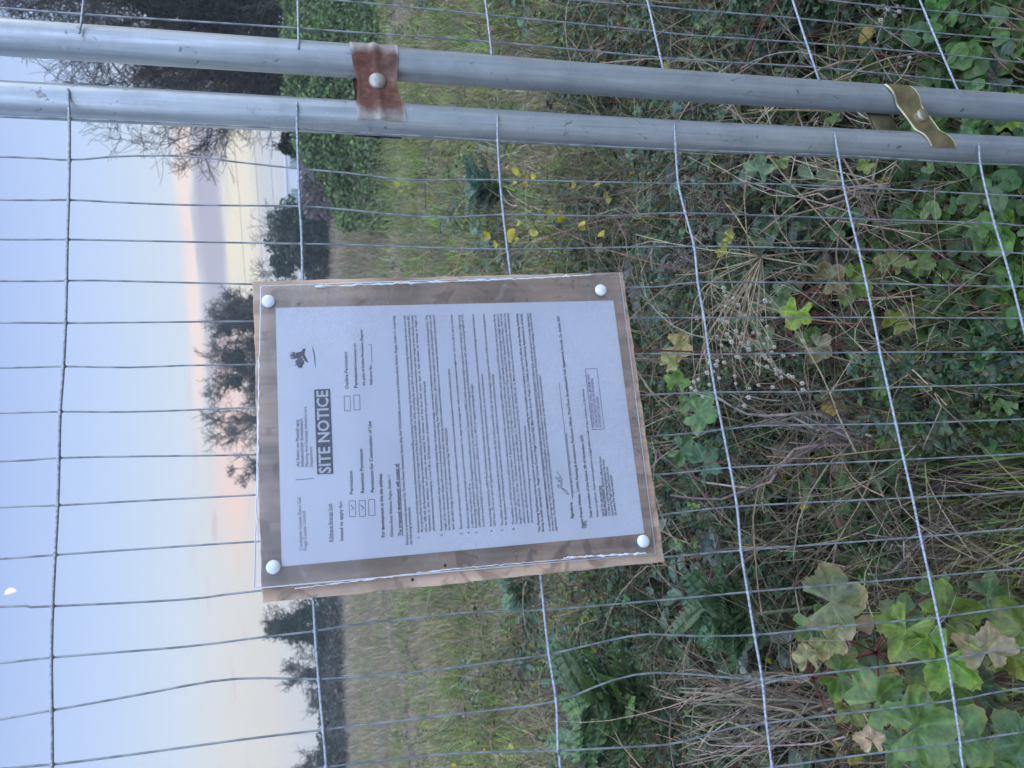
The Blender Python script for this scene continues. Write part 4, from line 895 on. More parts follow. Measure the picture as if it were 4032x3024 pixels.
root = ground_at(at(4080, 2640, 1.45)); syc = empty('sycamore_sapling', root); tag(syc, 'sycamore sapling with big lobed green leaves, some curled and brown, close behind the fence', 'sapling')
la = Acc(); sa = Acc()
hub = [root+np.array([dx, dy, h_]) for dx, dy, h_ in ((0, 0, .22), (.05, .06, .34), (-.08, .05, .32), (.0, .1, .45))]
tube1(sa, smoothpath([root, hub[0], hub[1], hub[3]], 14), np.linspace(.006, .003, 14), (.13, .06, .045), 6)
tube1(sa, smoothpath([root, hub[0], hub[2]], 10), np.linspace(.005, .003, 10), (.13, .06, .045), 6)
def bigleaf(acc, sacc, P, rad, col, droop, brown, hub_, seed, stemcol=(.17, .045, .035)):
    tv, tf, nn_ = SY[seed % 5]; rg = np.random.default_rng(seed)
    P = np.array(P); toc_ = unit(CAMP-P)
    up = unit(toc_*(.75)+np.array([0, 0, 1.])*(1-droop)*.9+rg.normal(0, .18, 3))
    dd = np.array([rg.normal(0, .8), rg.normal(0, .5), -.15-1.3*droop]); dd = unit(dd-up*(dd@up))
    x_ = np.cross(dd, up); Rm = np.stack([x_, dd, up], 1)
    v = tv.copy(); rr_ = np.linalg.norm(v[:, :2], axis=1)
    if brown: v[:, 2] += .5*np.clip(rr_-.32, 0, 1)**1.3*(1+np.sin(np.arctan2(v[:, 0], v[:, 1])*3+seed)); v[:, :2] *= (1-.35*np.clip(rr_-.3, 0, 1))[:, None]
    v[:, 2] += .05*np.sin(v[:, 0]*9+seed)+.04*np.cos(v[:, 1]*8)
    V = (Rm@(v*rad*1.75).T).T+P-dd*rad*.35
    ang_ = np.arctan2(tv[:, 0], tv[:, 1]); vein = np.exp(-((np.abs((ang_*5/(2*math.pi)+.5) % 1-.5))/.045)**2)*(rr_ > .02)
    cc = np.array(col)[None]*(1+.16*rg.normal(0, 1, (len(v), 1))*.6)*(1+.45*vein[:, None])
    edge = np.clip((rr_-.44)/.14, 0, 1)*(rg.random() < .5 or brown)*(.9 if brown else .45)
    cc = cc*(1-edge[:, None])+np.array((.38, .30, .19) if brown else (.26, .25, .09))[None]*edge[:, None]
    acc.add(V, tris=tf, col=np.clip(cc, .01, .9))
    if hub_ is not None: stalk(sacc, hub_, P-dd*rad*.35, .0018, stemcol, .12)
for i, (px, py, rp, dep, c_, dr, br) in enumerate(SYL):
    P = at(px, py, dep*.865); h_ = min(hub, key=lambda q: np.linalg.norm(q-P)); bigleaf(la, sa, P, rp/FPX*dep*.90, c_, dr, br, h_, i)
sa.build('stem', M_stem, syc); la.build('leaves', M_leaf, syc)
# young maple shoots in the middle of the undergrowth
MP = [(3132,1250,70,1.72,(.24,.34,.08),.3,0),(3285,1079,75,1.75,(.20,.18,.09),.9,1),(3380,1122,85,1.78,(.14,.22,.06),.6,0),(3242,1378,66,1.75,(.22,.20,.12),.8,1),(3200,1330,66,1.8,(.11,.19,.06),.4,0),
 (3541,1256,60,1.72,(.22,.24,.06),.5,1),(3620,1215,66,1.75,(.14,.18,.05),.5,0),(3517,1015,66,1.7,(.14,.16,.06),.5,1),(3700,1180,60,1.7,(.08,.15,.07),.2,0),(3560,1440,60,1.7,(.16,.22,.08),.4,0),(3080,1180,60,1.85,(.12,.17,.08),.8,0),
 (3010,1350,66,1.9,(.13,.18,.09),.8,0),(3640,1030,60,1.65,(.12,.17,.05),.4,0)]
root = ground_at(at(3700, 1250, 1.95)); mp_ = empty('maple_seedling', root); tag(mp_, 'young maple shoot with pale yellow green leaves on red stalks in the dark undergrowth', 'sapling')
la = Acc(); sa = Acc(); hb_ = [root+np.array([0, -.02, .28]), root+np.array([-.06, 0, .42]), root+np.array([.05, .02, .40])]
for h_ in hb_: tube1(sa, smoothpath([root, (root+h_)/2+[.02, 0, 0], h_], 8), np.linspace(.004, .002, 8), (.15, .05, .04), 5)
for i, (px, py, rp, dep, c_, dr, br) in enumerate(MP):
    P = at(px, py, dep*.9); bigleaf(la, sa, P, rp/FPX*dep*.9, c_, dr, br, min(hb_, key=lambda q: np.linalg.norm(q-P)), i+50)
sa.build('stem', M_stem, mp_); la.build('leaves', M_leaf, mp_)
# dock and large single leaves
def leafplant(name, leaves_, label, cat, base_px, basedep, stemcol=(.2, .16, .1)):
    root = ground_at(at(*base_px, basedep)); e = empty(name, root); tag(e, label, cat); la = Acc(); sa = Acc(); hb2 = root+np.array([0, 0, .12])
    tube1(sa, [root, (root+hb2)/2, hb2], .003, stemcol, 5)
    for i, (px, py, rp, dep, c_, dr, br) in enumerate(leaves_): bigleaf(la, sa, at(px, py, dep*.93), rp/FPX*dep*.93, c_, dr, br, hb2, i+int(base_px[0]), stemcol)
    sa.build('stem', M_stem, e); la.build('leaves', M_leaf, e)
leafplant('broad_leaved_weed', [(2685,1375,70,1.95,(.34,.29,.13),.8,1),(2640,1420,42,1.95,(.28,.30,.12),.4,0),(2668,1490,50,2.0,(.16,.25,.07),.4,0),(2700,1330,48,1.98,(.20,.18,.08),.5,1)], 'weed with a limp tan yellow leaf just under the notice board', 'weed', (2980, 1400), 2.2)
leafplant('broad_leaved_weed', [(2780,1630,85,1.95,(.10,.18,.07),.4,0),(2730,1590,55,2.0,(.13,.19,.08),.6,0),(2700,1780,60,2.05,(.07,.13,.06),.5,0),(2790,1800,70,2.0,(.06,.12,.06),.5,0)], 'dark green broad leaved weed among grey stalks below the notice board', 'weed', (3050, 1690), 2.2)
leafplant('broad_leaved_weed', [(2880,930,32,1.95,(.36,.36,.08),.2,1),(2850,985,34,1.95,(.38,.37,.08),.2,1),(2990,650,60,1.8,(.12,.19,.10),.3,0),(3080,640,40,1.8,(.17,.22,.09),.3,0),(3400,650,40,1.72,(.20,.24,.07),.2,0),(3270,690,50,1.8,(.13,.18,.08),.4,0)], 'spindly weed with small yellowing leaves beside the two posts', 'weed', (3300, 800), 2.1)
leafplant('broad_leaved_weed', [(3960,235,62,1.55,(.09,.15,.10),.2,0),(3900,320,66,1.55,(.10,.14,.10),.5,0),(4010,440,85,1.5,(.16,.24,.05),.3,0),(3860,480,60,1.58,(.16,.19,.06),.6,1),(4020,160,55,1.6,(.08,.13,.07),.3,0)], 'dock like weed with dull and bright green leaves at the foot of the posts', 'weed', (4150, 380), 1.75)
leafplant('broad_leaved_weed', [(3990,740,38,1.6,(.08,.15,.09),.2,0),(3950,800,36,1.55,(.09,.16,.09),.2,0),(3890,950,40,1.5,(.10,.13,.06),.3,0),(3980,1270,60,1.5,(.07,.13,.07),.2,0),(3930,1290,50,1.5,(.07,.13,.07),.2,0),(4020,1180,50,1.55,(.09,.12,.05),.5,0)], 'round leaved creeper growing over the black foot block', 'creeper', (4120, 950), 1.7, (.20, .05, .05))
# spiny thistles: pinnate spiky leaves
def spiky(nseg=8):
    V = [(0, 0, 0)]; Fc = []; cen = []
    for i in range(nseg+1): cen.append((0, i/nseg, .10*math.sin(i/nseg*2.2)))
    V = [c for c in cen]
    for s in (-1, 1):
        for i in range(nseg):
            y0_ = i/nseg; wd = .22*math.sin(math.pi*min(1, (y0_+.10))**.8)+.05
            a_ = len(V); V += [(s*wd, y0_+.10, cen[i][2]+.07), (s*wd*.35, y0_+.5/nseg, cen[i][2]+.01), (s*wd*.55, y0_-.02, cen[i][2]-.04)]
            Fc += [(i, a_+1, a_+2), (i, i+1, a_+1), (a_+1, a_, a_+2), (i+1, a_, a_+1)]
    return np.array(V), np.array(Fc)
SPV, SPF = spiky()
def thistle(px, py, dep, R0, nl, col, label, up_=.5, group=None):
    root = at(px, py, dep); gr = ground_at(root); e = empty('thistle', gr); tag(e, label, 'thistle', group); a = Acc()
    nl = int(nl*1.8); R0 *= .72; az_ = RNG.uniform(0, 2*math.pi, nl); tl = RNG.uniform(.1, 1.1, nl)*up_; out = np.stack([np.cos(az_), np.sin(az_), tl], 1)
    pos = np.repeat(root[None], nl, 0)+rnd(nl, R0*.12)+np.stack([np.zeros(nl), np.zeros(nl), RNG.uniform(-.3, .5, nl)*R0], 1)
    put(a, SPV, SPF, rot_from(unit(out), unit(np.array([0, -.3, 1.])+rnd(nl, .35))), R0*RNG.uniform(.4, 1.2, nl), pos, pick([col], nl, .18), np.where(np.arange(len(SPV)) < 10, 1.5, 1.0))
    a.build('leaves', M_leaf, e); s = Acc(); tube1(s, [gr, (gr+root)/2, root+np.array([0, 0, R0*.3])], .004, (.16, .2, .12), 6); s.build('stem', M_stem, e)
thistle(3700, 1690, 1.62, .15, 26, (.17, .25, .10), 'pale green spiny thistle beside a rotten stump, lowest of the thistles')
thistle(2440, 2760, 2.35, .27, 34, (.115, .175, .085), 'large blue green thistle in front of pale cut stalks')
thistle(2380, 2900, 2.5, .22, 26, (.115, .17, .085), 'blue green thistle right beside the biggest thistle')
thistle(2880, 2430, 1.8, .17, 26, (.095, .155, .075), 'dark blue green thistle low in shade behind dry leaf')
thistle(2070, 2330, 4.3, .24, 22, (.15, .22, .14), 'grey green thistle clump near the edge of the board')
thistle(1930, 745, 4.8, .28, 22, (.13, .20, .13), 'small far thistle clump between yellow leaves and the field')
thistle(3540, 1350, 1.75, .13, 16, (.15, .22, .09), 'small yellow green thistle under pale maple leaves')
# dead plant with white seed heads hanging in an arc
ico_v = []; ph_ = (1+5**.5)/2
for a_, b_ in ((-1, ph_), (1, ph_), (-1, -ph_), (1, -ph_)): ico_v += [(a_, b_, 0), (0, a_, b_), (b_, 0, a_)]
ico_v = unit(np.array(ico_v, float))
ico_f = np.array([(i, j, k) for i in range(12) for j in range(i+1, 12) for k in range(j+1, 12) if all(abs(np.linalg.norm(ico_v[p]-ico_v[q])-1.0515) < .02 for p, q in ((i, j), (j, k), (i, k)))])
def seedplant(rootpx, rdep, tips, dep, label, r=.0009, headr=.0046, col=(.42, .35, .24), nh=2):
    root = at(*rootpx, rdep); gr = ground_at(root); e = empty('seed_head_plant', gr); tag(e, label, 'dry plant'); s = Acc(); hd_ = []
    tube1(s, smoothpath([gr, (gr+root)/2+[.02, .02, 0], root], 10), np.linspace(.003, .002, 10), (.26, .20, .14), 5)
    for (px, py) in tips:
        T = at(px+RNG.normal(0, 12), py+RNG.normal(0, 12), dep+RNG.uniform(-.08, .08)); m = (root*.45+T*.55)+np.array([RNG.normal(0, .045), RNG.normal(0, .03), .04+RNG.uniform(-.02, .05)])
        pth = smoothpath([root, m, T], 12); tube1(s, pth, np.linspace(r*1.4, r*.6, 12), tuple(np.array(col)*RNG.uniform(.75, 1.2)), 4); hd_.append(T)
        for q in range(nh):
            i = RNG.integers(6, 11); t2 = pth[i]+RNG.normal(0, .018, 3)+np.array([0, 0, -.022]); tube1(s, [pth[i], (pth[i]+t2)/2+[0, 0, .003], t2], r*.45, col, 3); hd_.append(t2)
    s.build('stems', M_stem, e); h = Acc(); put(h, ico_v*[1, 1, 1.25], ico_f, np.eye(3)[None], np.array([headr]), np.zeros((1, 3)), np.array([(.62, .56, .48)])); h0 = h.build('seed_head', M_stem, None, True)
    for i_, p_ in enumerate(hd_[:98]):
        hh_ = h0 if i_ == 0 else h0.copy()
        if i_: C.objects.link(hh_)
        hh_.parent = e; hh_.location = tuple(np.array(p_)-gr); hh_.scale = (RNG.uniform(.7, 1.2),)*3
seedplant((3000, 1010), 1.62, [(2900,1290),(2915,1330),(2880,1350),(2960,1345),(3010,1350),(3020,1400),(3040,1410),(2910,1400),(2790,1450),(2780,1430),(2820,1470),(2760,1490),(2745,1535),(2765,1560),(2800,1530),(3065,1460),(3100,1480),(3115,1505),(3080,1500),(3150,1530),(3160,1480),(2960,1530),(2980,1540),(2950,1560),(2930,1600),(2840,1420),(2870,1300),(2995,1340)], 1.52, 'arching dry stalks hung with many round white seed heads below the notice board')
seedplant((3640, 40), 1.6, [(3470,20),(3490,30),(3510,25),(3530,20),(3480,50),(3505,60),(3535,50),(3560,110),(3540,90),(3590,130),(3550,30),(3600,60)], 1.55, 'dry stalks with a tight bunch of white seed heads beside the posts', nh=2)
seedplant((3900, 1040), 1.5, [(3850,800),(3870,830),(3960,830),(3975,840),(3920,830),(3945,790),(3990,835)], 1.5, 'brown drooping seed stalks in front of the black foot block', nh=2, headr=.0028, col=(.30, .24, .19))
# cut dead stalks bundle
def stalkclump(name, apex, adep, ends, edep, label, r=.004, pal=DEAD, cat='dead plant', n_tw=1.0):
    A = at(*apex, adep); gr = ground_at(A); e = empty(name, gr); tag(e, label, cat); s = Acc()
    for (px, py) in ends:
        T = at(px, py, edep+RNG.uniform(-.12, .12)); B_ = A+RNG.normal(0, .03, 3)*[1, 1, .6]
        pth = smoothpath([B_, B_*.65+T*.35+RNG.normal(0, .028, 3), B_*.3+T*.7+RNG.normal(0, .026, 3), T], 9); c_ = tuple(pick(pal, 1, .2)[0]); tube1(s, pth, np.linspace(r, r*.45, 9)*RNG.uniform(.5, 1.25), c_, 5)
        for q in range(3): i = RNG.integers(2, 8); d_ = unit(pth[i+1 if i < 8 else i]-pth[i-1]); t2 = pth[i]+unit(d_+RNG.normal(0, .6, 3))*RNG.uniform(.04, .12); tube1(s, [pth[i], (pth[i]+t2)/2+RNG.normal(0, .004, 3), t2], r*.25, c_, 3)
    s.build('stalks', M_stem, e); return e, A
GREY = [(.30, .25, .21), (.22, .18, .15), (.38, .33, .29), (.17, .13, .11)]
ends = [(2700+RNG.uniform(-60, 120), 2640+i*13+RNG.normal(0, 12)) for i in range(30)]
stalkclump('dead_stalk_clump', (3230, 2800), 1.60, ends+[(2560, 2700), (2590, 2680), (2600, 2740), (2700, 2990), (2760, 2960), (2720, 2930)], 1.72, 'fan of pale grey cut stalks standing beside the sycamore leaves', .0030, [(.30, .25, .19), (.21, .165, .12), (.37, .31, .24), (.13, .10, .075)])
ends = [(2760+RNG.uniform(-90, 160), 1700+RNG.normal(0, 140)) for i in range(14)]
stalkclump('dead_stalk_clump', (3420, 1690), 1.6, [(2900, 1600), (2950, 1560), (3000, 1620), (3080, 1570), (3120, 1640), (3040, 1680), (3010, 1760), (2840, 1640), (2780, 1900), (2640, 1950), (2820, 1560), (3180, 1540)], 1.62, 'grey forked dead stalks in the middle of the dark undergrowth', .0035, GREY)
stalkclump('dead_stalk_clump', (3830, 2060), 1.6, [(3560, 2200), (3620, 2260), (3500, 2180), (3700, 2420), (3660, 2440), (3900, 2180), (3740, 2350), (3420, 2260)], 1.55, 'thick grey brown leaning stalks just behind the fence near the thistle', .0045, GREY)
stalkclump('dead_stalk_clump', (3450, 780), 1.6, [(2980, 640), (3090, 720), (3180, 800), (3100, 850), (3230, 880), (3160, 650), (2990, 920), (3300, 940), (3360, 760), (2860, 420), (3010, 420), (3260, 380), (3100, 300), (3700, 60), (3560, 300), (2800, 640), (2900, 700)], 1.65, 'criss crossing straw coloured stalks seen between and under the posts', .0026, [(.46, .37, .27), (.38, .31, .22), (.28, .21, .16), (.36, .30, .24)])
# matted dry tangle
def tangle(px, py, dep, r, label, n_=170, pal=((.36, .27, .21), (.28, .20, .16), (.42, .33, .26))):
    c_ = at(px, py, dep); e = empty('dry_tangle', ground_at(c_)); tag(e, label, 'dry plant'); s = Acc(); P = []
    p = c_+RNG.normal(0, r*.5, (n_, 3)); d_ = unit(rnd(n_)); L_ = r*RNG.uniform(.3, .9, n_)
    pts = [p]
    for i in range(5): d_ = unit(d_+rnd(n_, .5)-(pts[-1]-c_)/r*.3); pts.append(pts[-1]+d_*(L_/5)[:, None])
    tubes(s, np.stack(pts, 1), .0008, pick(list(pal), n_), 3); s.build('twigs', M_stem, e)['kind'] = 'stuff'
tangle(2820, 790, 2.0, .075, 'reddish brown matted clump of dry grass by the posts')
tangle(2700, 1030, 2.2, .05, 'small grey dried weed head in front of the yellow leaves', 90, ((.34, .30, .28), (.26, .22, .2)))
tangle(2250, 2780, 3.3, .16, 'brown mat of dead weeds far beyond the fence', 220, ((.22, .17, .13), (.30, .23, .17)))
tangle(3330, 1640, 1.85, .07, 'curled grey dead leaves bunched on the forked stalks', 120, ((.34, .30, .27), (.24, .2, .18)))
# yellow leaved sapling
root = ground_at(at(2900, 900, 3.0)); ys = empty('yellow_leaf_sapling', root); tag(ys, 'thin bare sapling with small bright yellow leaves near the two posts', 'sapling'); la = Acc(); sa = Acc()
YL = YL0 = [(2037,660),(2050,690),(2020,720),(1975,668),(2110,655),(2060,715),(2090,700),(2514,705),(2553,712),(2590,718),(2620,716),(2640,730),(2575,725),(2375,762),(2385,790),(2480,712),(2200,850),(2160,855),(1960,920),(1975,950),(2000,905),(1925,915),(1945,960),(2065,920),(2090,930),(2205,910),(2285,905),(2380,895),(2360,915),(2530,880),(2350,730),(1945,1000),(2610,950),(2050,880),(1570,735),(1565,760),(1910,930),(2300,890),(2560,720),(2600,705),(1990,940),(2030,950)]
YL = [p for i, p in enumerate(YL) if i % 4 != 3]
for i, (px, py) in enumerate(YL):
    T = at(px, py, 2.9+RNG.uniform(-.15, .15)); tv = OV_V*[1.9, 1, 1.8]
    d_ = unit(RNG.normal(0, 1, 3)+[0, 0, -.6]); up = unit(CAMP-T+RNG.normal(0, .8, 3))
    put(la, tv, OV_F, rot_from(d_[None], up[None]), np.array([.027*RNG.uniform(.7, 1.3)]), T[None], pick([(.48, .42, .09), (.42, .38, .11), (.34, .34, .10)], 1, .1))
for i in range(9):
    T = at(*YL[(i*4) % len(YL)], 2.95); tube1(sa, smoothpath([root, root*.5+T*.5+RNG.normal(0, .05, 3), T], 10), np.linspace(.0032, .0012, 10), (.13, .10, .08), 4)
sa.build('stem', M_stem, ys); la.build('leaves', M_leaf, ys)
# rotten stump piece near the thistle
c_ = ground_at(at(3900, 1890, 1.55)); a = Acc(); K = 5
pth = np.array([c_+np.array([.02*math.sin(i), .01*i, .035*i]) for i in range(K)]); tube1(a, smoothpath(pth, 24), .026*(1+.2*RNG.normal(0, .4, 24)), (.045, .035, .028), 14)
st_ = empty('tree_stump', c_); a.build('bark', M_bark, st_); tag(st_, 'short dark rotten stump below the pale spiny thistle', 'stump')

# ------------------------------------------------------------------ trees
def gpx(y_img, Y, x_img=1265): d = ray(x_img, y_img); return CAMP[0]+d[0]*Y/d[1]
def hzz(x_img, y_img, Y): d = ray(x_img, y_img); return CAMP[2]+d[2]*Y/d[1]
def grow(P, Rr, m, lfun, spread, up, r, K=6, t0=.25, droop=0.0):
    n_ = len(P); i = np.repeat(np.arange(n_), m); tt = RNG.uniform(t0, 1, len(i)); f = tt*(P.shape[1]-1); lo = np.minimum(f.astype(int), P.shape[1]-2); fr = (f-lo)[:, None]
    s = P[i, lo]*(1-fr)+P[i, lo+1]*fr; d0 = unit(P[i, lo+1]-P[i, lo]); d1 = unit(d0+rnd(len(i), spread)+np.array([0, 0, up])); L = lfun(i, tt)*RNG.uniform(.6, 1.3, len(i))
    pts = [s]; dd = d1; cv = rnd(len(i), .16)+np.array([0, 0, up*.35-droop])
    for k in range(K-1): dd = unit(dd+cv+rnd(len(i), .10)); pts.append(pts[-1]+dd*(L/(K-1))[:, None])
    return np.stack(pts, 1), L
def tree(xi, yi, Y, hwpx, label, seed, dens=1.0, ivy=0, ivyh=(.1, .7), ivyr=.35, bark=(.065, .06, .05), ivycol=((.022, .045, .022), (.035, .06, .028)), levels=(17, 8, 7, 5), leaf=.22, name='bare_tree', cat='tree', group=None, tw=.034, trunk=True, xbase=None):
    global RNG; keep = RNG; RNG = np.random.default_rng(seed)
    x0 = gpx(yi, Y) if xbase is None else xbase; H = hzz(xi, yi, Y); W = hwpx/FPX*Y
    root = np.array([x0, Y, 0.]); root[2] = float(gh(x0, Y))-.1
    e = empty(name, root); tag(e, label, cat, group); r0 = max(.03*H*.5, .06)
    tp = [root]; d = np.array([0, 0, 1.])
    for i in range(7): d = unit(d+RNG.normal(0, .10, 3)*[1, 1, 0]); tp.append(tp[-1]+d*H*.80/7)
    T = np.array(tp)[None]; ta = Acc(); tubes(ta, T, np.linspace(r0, r0*.25, 8)[None], bark, 8)
    L1, l1 = grow(T, None, levels[0], lambda i, t_: (W*1.25)*(1.2-.55*t_), .75, .35, r0*.4, t0=.22)
    tubes(ta, L1, np.linspace(r0*.38, r0*.10, 6)[None]*np.ones((len(L1), 1)), bark, 5)
    ta.build('trunk', M_bark, e)
    ca = Acc(); L2, l2 = grow(L1, None, levels[1], lambda i, t_: .48*l1[i]*(1.3-.5*t_), .7, .25, 0, t0=.15)
    L3, l3 = grow(L2, None, levels[2], lambda i, t_: .50*l2[i]*(1.3-.4*t_), .75, .15, 0)
    for L_, rr in ((L2, r0*.09), (L3, max(tw*.6, r0*.03))): tubes(ca, L_, np.linspace(rr, rr*.4, 6)[None]*np.ones((len(L_), 1)), pick([bark], len(L_), .15), 3)
    if levels[3]:
        L4, l4 = grow(L3, None, levels[3], lambda i, t_: .55*l3[i], .8, .1, 0, K=4); tubes(ca, L4, np.full((len(L4), 4), tw*.32), pick([bark], len(L4), .15), 3)
    ca.build('crown', M_bark, e)
    if ivy:
        # leafy mass clinging to trunk and limbs
        allp = np.concatenate([T.reshape(-1, 3)]*4+[L1[:, :4].reshape(-1, 3)]); allp = allp[(allp[:, 2]-root[2] > H*ivyh[0]) & (allp[:, 2]-root[2] < H*ivyh[1])]
        nb = 26; cb = allp[RNG.integers(0, len(allp), nb)]+rnd(nb, W*.12); rb = W*ivyr*RNG.uniform(.35, 1.1, nb)
        i = RNG.integers(0, nb, ivy); u_ = unit(rnd(ivy))*(RNG.random((ivy, 1))**.4); pos = cb[i]+u_*rb[i][:, None]*[1, 1, .9]; pos[:, 2] = np.maximum(pos[:, 2], root[2]+.05)
        ia = Acc(); put(ia, OV_V*[1.5, 1, 1.5], OV_F, rot_from(unit(rnd(ivy)), unit(u_+np.array([0, 0, .5])+rnd(ivy, .5))), leaf*RNG.uniform(.5, 1.3, ivy), pos, pick(list(ivycol), ivy, .25)*(.75+.5*RNG.random((nb, 1))[i]))
        ia.build('ivy', M_far, e, False)
    RNG = keep; return e
def bushy(yi, xi, Y, hwpx, label, seed, n_=7000, col=((.035, .055, .035), (.05, .075, .04)), leaf=.22, blobs=26, name='evergreen_tree', cat='tree', group=None, twigs=60, xlow=1290):
    """dense evergreen crown made of leaf clumps, with loose twigs sticking out"""
    global RNG; keep = RNG; RNG = np.random.default_rng(seed)
    x0 = gpx(yi, Y); H = hzz(xi, yi, Y); W = hwpx/FPX*Y; root = np.array([x0, Y, float(gh(x0, Y))-.1]); e = empty(name, root); tag(e, label, cat, group)
    ta = Acc(); tubes(ta, np.array([[root, root+[0, 0, H*.3], root+[W*.05, 0, H*.65]]]), np.array([[.03*H, .02*H, .008*H]]), (.06, .05, .04), 7)
    cb = []; 
    for k in range(blobs): t_ = RNG.uniform(.05, .92); q = math.sqrt(max(0, 1-(max(t_-.35, 0)/.65)**2)); cb.append(root+[RNG.uniform(-1, 1)*W*q*.75, RNG.uniform(-.6, .6)*W*q, H*t_])
    cb = np.array(cb); rb = np.minimum(W, H*.5)*RNG.uniform(.18, .42, blobs)
    L_, _ = grow(np.array([[root, root+[0, 0, H*.5], root+[0, 0, H*.8]]]), None, twigs, lambda i, t_: np.full(len(i), W*.9), .9, .3, 0, t0=.2); tubes(ta, L_, np.linspace(.03, .008, 6)[None]*np.ones((len(L_), 1)), (.07, .06, .055), 4)
    L3, _ = grow(L_, None, 7, lambda i, t_: np.full(len(i), W*.28), .8, .1, 0, t0=.4, K=4); tubes(ta, L3, np.full((len(L3), 4), .010), (.07, .06, .055), 3); ta.build('trunk', M_bark, e)
    i = RNG.integers(0, blobs, n_); u_ = unit(rnd(n_))*(RNG.random((n_, 1))**.33); pos = cb[i]+u_*rb[i][:, None]; pos[:, 2] = np.clip(pos[:, 2], root[2]+.05, root[2]+H)
    ia = Acc(); put(ia, OV_V*[1.5, 1, 1.5], OV_F, rot_from(unit(rnd(n_)), unit(u_+np.array([0, 0, .6])+rnd(n_, .5))), leaf*RNG.uniform(.5, 1.3, n_), pos, pick(list(col), n_, .22)*(.7+.6*RNG.random((blobs, 1))[i])); ia.build('crown', M_far, e, False)
    RNG = keep; return e
G_ = 'bare trees along the far edge of the field'
bushy(905, 1035, 55, 120, 'dark evergreen bush standing alone left of the far pale building', 31, 7000)
bushy(1030, 1060, 57, 70, 'smaller dark evergreen joined to the lone far bush, nearer the board', 32, 3500)
tree(870, 1190, 60, 110, 'bare tree with a wispy crown at the corner of the notice board', 41, ivy=900, ivyh=(.4, .75), group=G_)
tree(800, 1300, 62, 120, 'tall bare tree with ivy, rising above the middle of the board end', 42, ivy=2600, ivyh=(.15, .78), ivyr=.30, group=G_)
tree(815, 1400, 62, 120, 'tall ivy covered tree next to the tallest bare tree', 43, ivy=3800, ivyh=(.15, .80), ivyr=.36, group=G_)
tree(810, 1520, 64, 120, 'ivy covered tree with a thick dark crown behind the notice', 44, ivy=3800, ivyh=(.15, .85), ivyr=.36, group=G_)
tree(800, 1650, 63, 130, 'bare tree without ivy whose fine crown fades into pink cloud', 45, ivy=0, group=G_)
tree(885, 1840, 66, 85, 'small round crowned tree with a dark ivy heart above the board', 46, ivy=1700, ivyh=(.3, .78), ivyr=.32, levels=(14, 8, 6, 4), group=G_)
tree(1035, 2390, 60, 90, 'leafy dark tree beside the bottom corner of the board', 47, ivy=3600, ivyh=(.1, .92), ivyr=.55, levels=(14, 7, 6, 4), group=G_)
tree(1100, 2530, 62, 70, 'dark tree with a ragged bare top, second from the board corner', 48, ivy=1500, ivyh=(.1, .7), ivyr=.4, levels=(14, 7, 6, 4), group=G_)
tree(1120, 2640, 64, 80, 'low bare spreading tree against cream sky', 49, ivy=600, ivyh=(.1, .6), levels=(14, 7, 6, 4), group=G_)
tree(1190, 2760, 62, 60, 'low twiggy tree over the far hedge', 50, ivy=500, ivyh=(.1, .6), levels=(10, 6, 5, 3), group=G_)
tree(1120, 3010, 60, 70, 'bare tree at the very edge of the photo above the far hedge', 51, ivy=700, ivyh=(.1, .5), levels=(14, 7, 6, 4), group=G_)
bushy(2950, 1262, 58, 90, 'low dark bush at the far end of the hedge', 52, 2500, blobs=12, twigs=20, name='hedge_bush', cat='bush')
# big tree and shrubs beyond the posts
tree(-420, -40, 23, 410, 'huge bare tree with dark ivy that towers behind the two posts', 67, ivy=15000, ivyh=(.05, .62), ivyr=.30, levels=(34, 11, 8, 6), leaf=.10, tw=.020, group=None, xbase=gpx(-60, 23))
tree(330, 330, 25, 230, 'bare fine twigged tree between the huge ivy tree and open sky', 62, ivy=1500, ivyh=(.1, .45), ivyr=.35, levels=(22, 9, 7, 6), leaf=.10, tw=.016)
bushy(330, 980, 24, 230, 'dark brown green shrub at the foot of the large bare trees', 63, 9000, col=((.045, .045, .035), (.035, .045, .032), (.07, .055, .045)), leaf=.11, blobs=34, name='evergreen_shrub', cat='shrub')
bushy(60, 700, 24.5, 300, 'tall dark evergreen mass at the edge beside the huge tree', 64, 13000, col=((.035, .042, .032), (.045, .05, .036)), leaf=.12, blobs=44, name='evergreen_shrub', cat='shrub')
bushy(560, 1085, 26, 90, 'small dark shrub where the tree group slopes down to the field', 65, 3500, leaf=.11, blobs=18, name='evergreen_shrub', cat='shrub')
